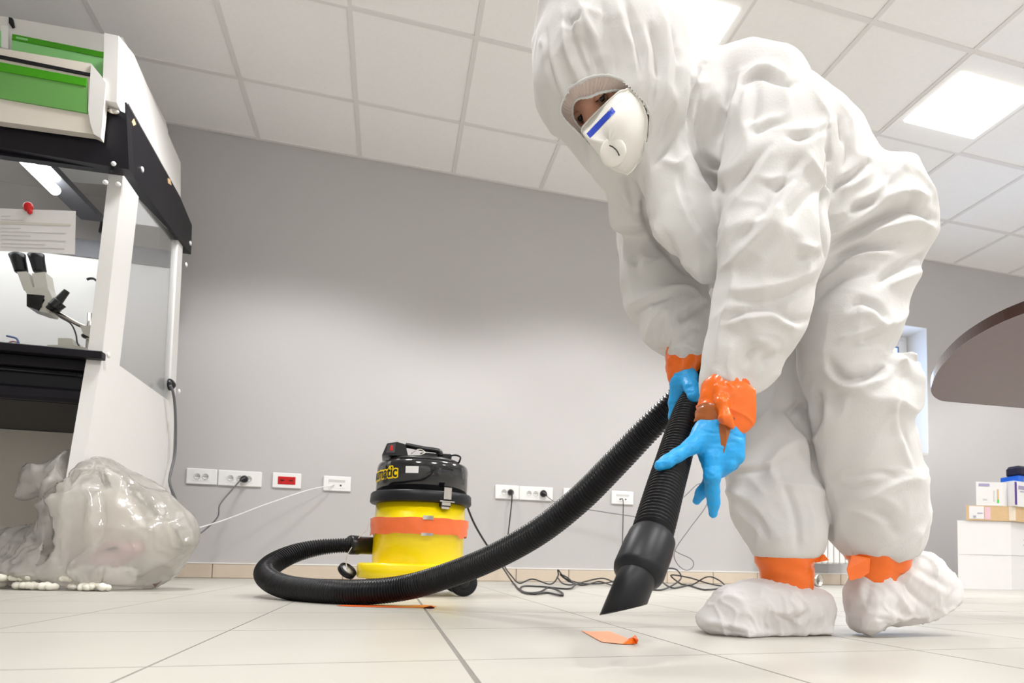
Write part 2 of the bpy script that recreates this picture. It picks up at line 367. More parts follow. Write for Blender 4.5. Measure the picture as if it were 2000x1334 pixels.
plate(533, 926, 588, 952, (), 'white wall outlet with red sockets left of the vacuum cleaner', GL, 'red')
x4, z4, _ = plate(632, 932, 685, 958, (), 'white data outlet with a white cable, directly left of the vacuum', GL, 'data1')
x5, z5, _ = plate(967, 949, 1013, 974, (-.022, .022), 'white two-socket outlet with a black plug hanging straight down, right of the vacuum', GR)
x6, z6, _ = plate(1014, 951, 1079, 978, (-.05, -.005, .05), 'wide white outlet holding a dark angled plug, right of the vacuum', GR)
plate(1100, 955, 1146, 980, (), 'white outlet with red sockets half hidden by the rising hose', GR, 'red')
x8, z8, _ = plate(1194, 960, 1236, 985, (), 'white data outlet with a thin black cable, near the nozzle hose', GR, 'data2')
def plug(xc, zc, label, d=(0, -1, -.15), m='black', r=.018):
    d = np.array(d, float); d /= np.linalg.norm(d)
    c = np.array([xc, yp-.004, zc])
    t = thing('power_plug', c, label, 'plug')
    obj('plug_body', revolve([(r, 0), (r, .012), (r*.85, .022), (r*.5, .034), (.005, .045), (.004, .05)], c, d, 20), m, t, True)
    return c+d*.045
pa = plug(x2+.03, z2, 'round black plug in the wide outlet left of the vacuum', (-.5, -1, -.45), r=.021)
pb = plug(x5+.022, z5, 'round black plug in the two-socket outlet right of the vacuum', (0, -1, -.3), r=.021)
pc = plug(x6+.045, z6+.005, 'dark angled plug in the wide outlet right of the vacuum', (.4, -1, -.5), r=.024)
def cable(name, pts, r, m, label, cat='cable', group=None, step=.008, n=8):
    P = catmull(np.array(pts, float), 8)
    P, _ = resample(P, step); P[:, 2] = np.maximum(P[:, 2], r+.0005)
    return tag(obj(name, tube(P, r, n), m, None, True), label, cat, group)
cable('power_cable', [pa, pa+[-.03, -.02, -.05], atY(430, 985, 3.80), atY(425, 1010, 3.79), atY(400, 1035, 3.77), atY(378, 1050, 3.70), atY(350, 1062, 3.55), atY(320, 1085, 3.45)], .0042, 'gcable', 'dark grey cable curving from the left wide outlet behind the plastic bag')
cable('data_cable', [(x4-.02, yp-.004, z4-.01), atY(600, 958, 3.85), atY(520, 985, 3.78), atY(440, 1015, 3.7), atY(376, 1034, 3.6), atY(340, 1040, 3.5)], .0033, 'wcable', 'white cable running from the left data outlet to the bag')
cable('power_cable', [pb, pb+[0, -.005, -.05], atY(994, 1030, 3.86), atY(990, 1060, 3.84), atY(984, 1100, 3.76), atY(1000, 1126, 3.64), atZ(1015, 1139, .005), atY(1040, 1131, 3.5), atZ(1075, 1141, .006), atY(1090, 1125, 3.5), atY(1090, 1113, 3.5), atY(1105, 1130, 3.5), atZ(1140, 1140, .006), atZ(1180, 1139, .008), atY(1230, 1128, 3.5)], .0042, 'cable', 'black cable hanging from the two-socket outlet and trailing along the floor')
cable('thin_cable', [pc, pc+[.02, -.01, -.02], atY(1100, 988, 3.85), atY(1160, 997, 3.84), atY(1220, 1006, 3.83), atY(1270, 1009, 3.82), atY(1330, 975, 3.80), atY(1365, 945, 3.8), atY(1385, 960, 3.75), atY(1378, 990, 3.7), atY(1345, 1035, 3.7), atY(1318, 1076, 3.7), atY(1322, 1100, 3.7), atY(1340, 1114, 3.7), atY(1354, 1106, 3.7), atY(1350, 1092, 3.7), atY(1320, 1077, 3.72), atY(1306, 1058, 3.75), atY(1290, 1040, 3.78)], .0028, 'gcable', 'thin dark cable looping against the wall behind the nozzle and gloves')
cable('thin_cable', [(x8-.02, yp-.004, z8-.012), (x8-.012, yp-.035, z8-.02), atY(1217, 1010, 3.85), atY(1216, 1050, 3.84), atY(1214, 1090, 3.8), atY(1210, 1118, 3.7)], .0032, 'cable', 'thin black cable hanging from the right data outlet behind the nozzle')
cable('power_cable', [atZ(1270, 1152, .006), atZ(1300, 1150, .01), atY(1330, 1130, 3.5), atY(1320, 1112, 3.5), atY(1295, 1112, 3.5), atY(1288, 1128, 3.5), atZ(1312, 1148, .008), atY(1350, 1143, 3.5), atY(1380, 1127, 3.5), atY(1400, 1131, 3.5), atZ(1415, 1145, .006), atZ(1380, 1152, .006), atY(1340, 1146, 3.5), atY(1310, 1124, 3.5), atY(1345, 1128, 3.5), atY(1385, 1140, 3.5), atZ(1430, 1148, .006)], .0046, 'cable', 'looped black cable heap on the floor between nozzle and shoe cover')

# ------------------------------------------------------------------ radiator seen between the legs
ra = atY(1560, 1108, 3.80)
rt = thing('radiator', (3.1, 3.83, ra[2]), 'white ribbed radiator on the wall, seen between the legs of the worker', 'radiator')
for k in range(14):
    xx = 2.66+.052*k
    obj('radiator_column', box(xx, xx+.044, 3.80, 3.86, .16, .78, .012), 'pvc', rt)
for z_ in (.20, .74): obj('header_pipe', tube([(2.65, 3.84, z_), (3.38, 3.84, z_)], .018, 10), 'pvc', rt, True)
for x_ in (2.8, 3.2): obj('wall_bracket', box(x_, x_+.03, 3.85, YW-.001, .6, .64), 'pvc2', rt)
c = atZ(1600, 1132, .05)
a = np.linspace(0, 2*math.pi, 33)
c = atZ(1598, 1146, 0.0)
tag(obj('tape_roll', revolve([(.036, -.012), (.044, -.012), (.044, .012), (.036, .012), (.036, -.012)], c+[0, 0, .0442], (.35, -1, 0), 30), 'steel', None, True), 'small grey roll standing on edge on the floor between the feet', 'roll')

# ------------------------------------------------------------------ cartons at the right
def rbox(name, c, yaw, sx, sy, z0, z1, m, parent=None, bev=.003):
    v, f = box(-sx/2, sx/2, -sy/2, sy/2, z0, z1, bev); ca, sa = math.cos(yaw), math.sin(yaw)
    v = [(c[0]+p[0]*ca-p[1]*sa, c[1]+p[0]*sa+p[1]*ca, p[2]) for p in v]
    return v, f
# two faces meet at the near corner (px 1944); left face to px 1855
K = atZ(1944, 1151, 0)[:2]; Lf = atZ(1856, 1150, 0)[:2]
yaw1 = math.atan2(Lf[1]-K[1], Lf[0]-K[0]); wl = .36
dl = (Lf-K)/np.linalg.norm(Lf-K); dr = np.array([.93, .20]); dr /= np.linalg.norm(dr)
dl = np.array([-.93, .18]); dl /= np.linalg.norm(dl); wl = np.linalg.norm(Lf-K); wr = .5
def skewbox(K, dl, dr, wl, wr, z0, z1, off=0.):
    K = np.asarray(K); a = K+dl*wl; b = K+dr*wr; d = K+dl*wl+dr*wr
    P = [np.array([*K, z0]), np.array([*b, z0]), np.array([*d, z0]), np.array([*a, z0])]
    return prism(P, (0, 0, z1-z0))
z_a = atD(1944, 1085, (atZ(1944, 1151, 0)-CP)@FV)[2]; z_b = atD(1944, 1020, (atZ(1944, 1151, 0)-CP)@FV)[2]
z_c = atD(1950, 991, (atZ(1944, 1151, 0)-CP)@FV)[2]; z_d = atD(1925, 945, (atZ(1944, 1151, 0)-CP)@FV)[2]
K = K-np.array([.0, .12]); 
nd = np.array([dl[1], -dl[0]])
def carton(z0, z1, label, m='boxw', K=K, wl=wl, wr=wr, name='carton'):
    t = thing(name, (K[0], K[1]+.1, z0), label, 'box')
    obj('carton_body', skewbox(K, dl, dr, wl, wr, z0+.001, z1-.006), m, t)
    obj('lid_flap', skewbox(K-(dl+dr)*.002, dl, dr, wl+.004, wr+.004, z1-.006, z1-.001), m, t)
    return t
def on_left(K, a0, a1, z0, z1, off=.002):   # rectangle on the left face
    n = np.array([-dl[1], dl[0]]); n = n if n[1] < 0 else -n
    p = [np.array([*(K+dl*a+n*off), z]) for a, z in ((a0, z0), (a1, z0), (a1, z1), (a0, z1))]
    return prism(p, (*(-n*.0015), 0))
def on_right(K, a0, a1, z0, z1, off=.002):
    n = np.array([-dr[1], dr[0]]); n = n if n[1] < 0 else -n
    p = [np.array([*(K+dr*a+n*off), z]) for a, z in ((a0, z0), (a1, z0), (a1, z1), (a0, z1))]
    return prism(p, (*(-n*.0015), 0))
t1 = carton(0, z_a, 'large plain white carton on the floor, lower of the two')
t2 = carton(z_a, z_b, 'large plain white carton stacked on the other, upper of the two')
obj('green_print', J(on_right(K, .17, .21, z_a+.11, z_a+.118), on_right(K, .165, .185, z_a+.075, z_a+.08)), 'bluegrey', t2)
K3 = K-np.array([.0, .02])+dr*.03
t3 = carton(z_b, z_c, 'flat brown cardboard carton lying on the white cartons', 'card', K3, wl-.03, wr-.03)
obj('shipping_label', J(on_left(K3, wl-.16, wl-.05, z_b+.012, z_c-.006)), 'boxw', t3); obj('pink_label', on_left(K3, wl-.21, wl-.165, z_b+.01, z_c-.01), 'pink', t3)
obj('label_print', J(on_left(K3, wl-.1, wl-.08, z_b+.02, z_b+.035, .004), on_left(K3, wl-.15, wl-.11, z_b+.05, z_b+.056, .004)), 'violet', t3)
obj('parcel_tape', on_left(K3, .0, .05, z_b+.006, z_c-.004), 'liner', t3)
H4 = z_d-z_c
t4 = thing('glove_box', (*(K3+dl*.2), z_c), 'small white glove box with orange and green bar on the brown carton', 'box')
K4 = K3+dl*.09
obj('carton_body', skewbox(K4, dl, dr, .20, .05, z_c, z_d), 'boxw', t4)
obj('violet_print', on_left(K4, .10, .18, z_d-.03, z_d-.012), 'violet', t4); obj('orange_bar', on_left(K4, .032, .044, z_c+.045, z_d-.05), 'card', t4); obj('green_bar', on_left(K4, .032, .044, z_c+.02, z_c+.045), 'gprint', t4); obj('grey_print', J(on_left(K4, .06, .072, z_c+.03, z_d-.06), on_left(K4, .12, .15, z_c+.04, z_c+.05)), 'pvc2', t4)
K5 = K3+dl*.08+np.array([.05, -.03]); K5b = K5
t5 = thing('supply_box', (*(K5+dr*.2), z_c), 'white supply box with a purple stripe at the right edge, beside the glove box', 'box')
obj('carton_body', skewbox(K5, dl, dr, .004, .42, z_c, z_d+.02) if False else skewbox(K5, -nd*0+np.array([.02, .2])/np.linalg.norm([.02, .2]), dr, .16, .42, z_c, z_d+.012), 'boxw', t5)
obj('purple_stripe', on_right(K5, .01, .035, z_c+.01, z_d+.005), 'purple', t5)
obj('violet_print', J(on_right(K5, .06, .15, z_d-.045, z_d-.03), on_right(K5, .06, .15, z_d-.028, z_d-.018), on_right(K5, .08, .19, z_d-.062, z_d-.056)), 'violet', t5)
v, f = revolve([(.020, 0), (.020, .002), (.012, .002), (.012, 0)], (0, 0, 0), (0, -1, 0), 24); nn = np.array([-dr[1], dr[0]]); nn = nn if nn[1] < 0 else -nn
pc5 = np.array([*(K5+dr*.175+nn*.002), z_d-.035]); obj('ring_print', ([pc5+np.array([*(dr*q[0]), 0])+np.array([*(-nn*q[1]), 0])+np.array([0, 0, q[2]]) for q in v], f), 'violet', t5)
z5_ = z_d+.012
t6 = thing('blue_box', (*(K5+dr*.26), z5_), 'bright blue flat box on top of the supply box', 'box')
obj('carton_body', skewbox(K5+dr*.08+np.array([0, .01]), np.array([0.1, .995]), dr, .14, .3, z5_, z5_+.045), 'bblue', t6); obj('pale_sticker', on_right(K5+dr*.08+np.array([0, .01]), .06, .2, z5_+.004, z5_+.03), 'bluegrey', t6)
v, f = box(-.13, .13, -.055, .055, 0, .085, .02); v = [np.array([*(K5+dr*.27+np.array([0, .085])), z5_+.046])+np.array([*(dr*q[0]), 0])+np.array([0, q[1], q[2]*(1+.25*q[0])]) for q in v]
t = tag(obj('dark_bag', (v, f), 'dblue'), 'dark navy padded bundle lying on the blue box', 'bag')

# ------------------------------------------------------------------ brown table seen from below
TZ = .75
edge = [(2060, 590), (2000, 612), (1960, 628), (1920, 648), (1880, 674), (1850, 702), (1830, 730), (1819, 757), (1823, 772), (1836, 781), (1852, 784)]
E3 = catmull([atZ(a, b, TZ) for a, b in edge], 5)
far = [atZ(2000, 797, TZ), atZ(2120, 806, TZ), atZ(2250, 815, TZ)]
near = [atZ(2250, 560, TZ), atZ(2140, 572, TZ)]
poly = [np.array([*p[:2], TZ]) for p in near]+[np.array([*p[:2], TZ]) for p in E3]+[np.array([*p[:2], TZ]) for p in far]
tt = thing('round_table', (2.05, 1.5, 0), 'brown tabletop with a curved dark glossy edge at the right, seen from below', 'table')
obj('tabletop', prism(poly, (0, 0, .028)), 'brown', tt)
ring = np.array(poly); nn_ = len(poly)
ce = ring.mean(0); out_ = [p+(p-ce)/np.linalg.norm(p-ce)*.0025 for p in ring]
V = [p-[0, 0, .0006] for p in out_]+[p+[0, 0, .0292] for p in out_]+[p+[0, 0, .0292] for p in ring]+[p-[0, 0, .0006] for p in ring]
F = [];
for i in range(nn_):
    j = (i+1) % nn_
    for a_ in range(4): b_ = (a_+1) % 4; F.append((a_*nn_+i, a_*nn_+j, b_*nn_+j, b_*nn_+i))
obj('edge_band', (V, F), 'brownedge', tt, False)
tcx, tcy = 2.55, 1.45
obj('pedestal', revolve([(.04, .02), (.035, .06), (.035, .70), (.09, .745)], (tcx, tcy, 0), n=24), 'pvc2', tt, True)
obj('table_foot', revolve([(.25, 0), (.25, .01), (.05, .03)], (tcx, tcy, 0), n=32), 'pvc2', tt, True)

# ------------------------------------------------------------------ signed-distance modelling (camera-aligned metres a,b,c)
def loc3(u, v, D): return np.array([(u-CX)/FPX*D, D, -(v-CY)/FPX*D])
def to_world(P): P = np.asarray(P); return CP+P[:, :1]*RV+P[:, 1:2]*FV+P[:, 2:3]*UV
def smin(a, b, k):
    h = np.clip(.5+.5*(b-a)/k, 0, 1); return b*(1-h)+a*h-k*h*(1-h)
class Field:
    def __init__(s, lo, hi, vx):
        s.lo = np.array(lo, float); s.vx = vx; s.n = np.ceil((np.array(hi)-s.lo)/vx).astype(int)+1
        s.ax = [s.lo[i]+np.arange(s.n[i])*vx for i in range(3)]; s.d = np.full(s.n, .2, np.float32)
    def sub(s, lo, hi):
        i0 = np.clip(np.floor((np.array(lo)-s.lo)/s.vx).astype(int), 0, s.n); i1 = np.clip(np.ceil((np.array(hi)-s.lo)/s.vx).astype(int)+1, 0, s.n)
        return tuple(slice(a, b) for a, b in zip(i0, i1))
    def chain(s, st, k=.02, kin=.015, pad=.05):
        """st: stations (u, v, D, ru px, rd px)"""
        Q = []
        for q in st:
            u, v, D, ru = q[:4]; rd = q[4] if len(q) > 4 else ru; Q.append((loc3(u, v, D), ru*D/FPX, rd*D/FPX))
        if len(Q) == 1: Q = Q*2
        P = np.array([q[0] for q in Q]); R = max(max(q[1], q[2]) for q in Q)
        sl = s.sub(P.min(0)-R-pad, P.max(0)+R+pad)
        X, Y, Z = [s.ax[i][sl[i]].astype(np.float32) for i in range(3)]; X = X[:, None, None]; Y = Y[None, :, None]; Z = Z[None, None, :]
        acc = None
        for (p, ra, rb), (p2, ra2, rb2) in zip(Q[:-1], Q[1:]):
            e = p2-p; L2 = e@e
            if L2 < 1e-9: t = np.zeros((1, 1, 1), np.float32)
            else: t = np.clip(((X-p[0])*e[0]+(Y-p[1])*e[1]+(Z-p[2])*e[2])/L2, 0, 1)
            a = ra+(ra2-ra)*t; b = rb+(rb2-rb)*t
            d = (np.sqrt(((X-p[0]-t*e[0])**2+(Z-p[2]-t*e[2])**2)/a**2+((Y-p[1]-t*e[1])/b)**2)-1)*np.minimum(a, b)
            acc = d if acc is None else smin(acc, d, kin)
        s.d[sl] = smin(s.d[sl], acc, k)
    def carve(s, c, ax3, rad, k=.008):
        """subtract ellipsoid: centre, 3 axes (rows), radii"""
        R = max(rad)+.03; sl = s.sub(c-R, c+R); X, Y, Z = np.meshgrid(*[s.ax[i][sl[i]] for i in range(3)], indexing='ij'); q = 0
        for a, r in zip(ax3, rad): q = q+(((X-c[0])*a[0]+(Y-c[1])*a[1]+(Z-c[2])*a[2])/r)**2
        d = (np.sqrt(q)-1)*min(rad); s.d[sl] = -smin(-s.d[sl], d, k)
    def halfspace(s, p, n, k=.01, box_=None):
        """keep the side where (x-p).n < 0"""
        sl = s.sub(*box_) if box_ is not None else (slice(None),)*3
        X, Y, Z = [s.ax[i][sl[i]] for i in range(3)]; d = (X[:, None, None]-p[0])*n[0]+(Y[None, :, None]-p[1])*n[1]+(Z[None, None, :]-p[2])*n[2]
        s.d[sl] = -smin(-s.d[sl], -d, k)
    def mesh(s, smooth=2):
        g = openvdb.FloatGrid(); g.background = .2; g.copyFromArray(s.d.astype(np.float32)); g.transform = openvdb.createLinearTransform(voxelSize=s.vx)
        P, T, Qd = g.convertToPolygons(0.0, 0.0); P = P+s.lo; F = [tuple(q) for q in Qd]+[tuple(q) for q in T]
        return P, F
def laplace(P, F, it=2, lam=.5):
    E = np.array([(f[i], f[(i+1) % len(f)]) for f in F for i in range(len(f))]); n = len(P)
    for _ in range(it):
        S = np.zeros_like(P); c = np.zeros(n)
        for k in range(3): S[:, k] = np.bincount(E[:, 0], P[E[:, 1], k], n)+np.bincount(E[:, 1], P[E[:, 0], k], n)
        c = np.bincount(E[:, 0], None, n)+np.bincount(E[:, 1], None, n); P = P+lam*(S/np.maximum(c, 1)[:, None]-P)
    return P
def normals(P, F):
    me = bpy.data.meshes.new('tmp'); me.from_pydata(P.tolist(), [], F); me.update()
    N = np.zeros(len(P)*3); me.vertex_normals.foreach_get('vector', N); bpy.data.meshes.remove(me); return N.reshape(-1, 3)
def biggest(P, F):
    """drop stray bits: keep the largest connected piece"""
    n = len(P); lab = np.arange(n); E = np.array([(f[i], f[(i+1) % len(f)]) for f in F for i in range(len(f))])
    for _ in range(400):
        m = np.minimum(lab[E[:, 0]], lab[E[:, 1]]); l2 = lab.copy(); np.minimum.at(l2, E[:, 0], m); np.minimum.at(l2, E[:, 1], m); l2 = l2[l2]
        if (l2 == lab).all(): break
        lab = l2
    cnt = np.bincount(lab, None, n); keep = lab == cnt.argmax(); idx = np.cumsum(keep)-1
    return P[keep], [tuple(int(idx[i]) for i in f) for f in F if keep[f[0]]]

# ------------------------------------------------------------------ the worker
RPX = FPX
pf = atZ(1600, 1242, 0)
man = thing('person', (float(pf[0]), float(pf[1]), 0), 'person in a white hooded coverall, respirator mask and blue gloves bending over a vacuum hose', 'person')

# -- coverall
S = Field(loc3(1010, 1120, 1.3)*[1, 0, 1]+[0, .84, 0], loc3(1870, -110, 1.3)*[1, 0, 1]+[0, 1.47, 0], .0040)
torso = [(1348, 236, 1.13, 112, 112), (1408, 304, 1.15, 164, 144), (1490, 370, 1.17, 188, 154), (1560, 440, 1.17, 174, 150)]
S.chain(torso, kin=.04)
S.chain([(1628, 470, 1.17, 138, 140), (1676, 448, 1.165, 122, 134), (1690, 470, 1.15, 110, 122)], k=.010)
S.chain([(1738, 356, 1.12, 40, 70), (1760, 400, 1.12, 42, 70)], k=.012)
# legs: far leg then near leg
S.chain([(1610, 560, 1.27, 105, 85), (1545, 700, 1.26, 82, 80), (1520, 800, 1.25, 76, 74), (1505, 895, 1.22, 90, 78), (1517, 985, 1.20, 88, 78), (1536, 1040, 1.18, 76, 68), (1540, 1058, 1.18, 62, 58)], k=.02)
S.chain([(1682, 545, 1.13, 96, 96), (1655, 640, 1.11, 88, 86), (1636, 704, 1.11, 70, 78), (1640, 740, 1.115, 68, 80)], k=.016)
S.chain([(1672, 752, 1.115, 78, 78), (1678, 790, 1.12, 92, 86), (1688, 880, 1.14, 92, 84), (1706, 960, 1.16, 93, 84), (1714, 1020, 1.18, 90, 82), (1724, 1046, 1.18, 76, 66)], k=.006)
S.chain([(1690, 735, 1.11, 14, 66), (1722, 722, 1.11, 12, 62), (1750, 712, 1.12, 7, 52), (1766, 722, 1.13, 9, 44), (1758, 752, 1.13, 14, 50), (1746, 795, 1.13, 20, 60)], k=.02)
S.chain([(1735, 745, 1.12, 22, 60)], k=.02)
# far arm
S.chain([(1268, 345, 1.27, 72, 72), (1272, 400, 1.26, 76, 70), (1283, 470, 1.24, 74, 70), (1297, 555, 1.22, 80, 68), (1326, 630, 1.17, 66, 60), (1338, 665, 1.15, 46, 46), (1338, 684, 1.14, 36, 36)], k=.012)
# near arm
S.chain([(1492, 200, 1.05, 88, 88), (1506, 268, 1.01, 92, 84), (1508, 350, .98, 97, 78), (1510, 470, .96, 100, 72), (1484, 610, .98, 90, 64), (1446, 700, 1.0, 72, 58), (1420, 748, 1.01, 50, 48), (1417, 762, 1.01, 47, 44)], k=.012)
S.chain([(1446, 164, 1.07, 62, 82)], k=.02)
# chest front flap and collar
S.chain([(1300, 330, 1.03, 62, 40), (1340, 430, 1.03, 58, 34), (1385, 510, 1.04, 44, 28)], k=.02)
S.chain([(1215, 350, 1.12, 38, 60), (1240, 400, 1.14, 50, 60)], k=.02)
# hood and neck
S.chain([(1166, 45, 1.07, 118, 118), (1192, 135, 1.06, 146, 122), (1238, 225, 1.06, 128, 112)], k=.02, kin=.03)
S.chain([(1238, 225, 1.07, 120, 105), (1330, 262, 1.11, 92, 95)], k=.03)
S.chain([(1300, 305, 1.06, 50, 48)], k=.02)
PRE = S.mesh(); PRE = laplace(PRE[0], PRE[1], 2), PRE[1]
# face opening
nf = np.array([-.42, -.80, -.42]); nf /= np.linalg.norm(nf)
up_ = np.array([-.62, 0, .78]); up_ -= nf*(up_@nf); up_ /= np.linalg.norm(up_); sd_ = np.cross(up_, nf)
# hems
S.halfspace(loc3(1530, 1092, 1.18), (0, 0, -1), .012, (loc3(1400, 1200, 1.35)*[1, 0, 1]+[0, .9, 0], loc3(1900, 900, 1.35)*[1, 0, 1]+[0, 1.46, 0]))
P, F = S.mesh(); P, F = biggest(P, F); P = laplace(P, F, 3)
N = normals(P, F)
sgn = 1.0 if ((P-P.mean(0))*N).sum() > 0 else -1.0
if sgn < 0: F = [f[::-1] for f in F]; N = -N

# drapery: broad folds, then strokes traced over the surface as real ridges and valleys
def ridged(p, s, wx): return 1-2*abs(noise.noise(Vector((p[0]*s*wx[0]+3.1, p[1]*s*wx[1], p[2]*s*wx[2]))))
def folds(P, N, amp=.0035, sc=13, seed=0., aniso=(1, 1, 1)):
    """crisp crests (1-|n|) on a warped field, uneven in strength"""
    out = np.empty(len(P))
    for i, p in enumerate(P):
        q = Vector((p[0]*aniso[0]+seed, p[1]*aniso[1], p[2]*aniso[2])); q2 = q+noise.noise_vector(q*6)*.06
        a = noise.noise(q2*sc); g = max(0., min(1., .55+1.6*noise.noise(q*4.3+Vector((2, 9, 4)))))
        out[i] = ((1-min(1., abs(a)*3.4))**1.5*1.3-.35)*g
    return P+N*(out*amp)[:, None]
bm_tree = BVHTree.FromPolygons([tuple(p) for p in P], F)
def hit(u, v):
    d = loc3(u, v, 1.); d /= np.linalg.norm(d); h = bm_tree.ray_cast(Vector((0, 0, 0)), Vector(d)); return None if h[0] is None else np.array(h[0])
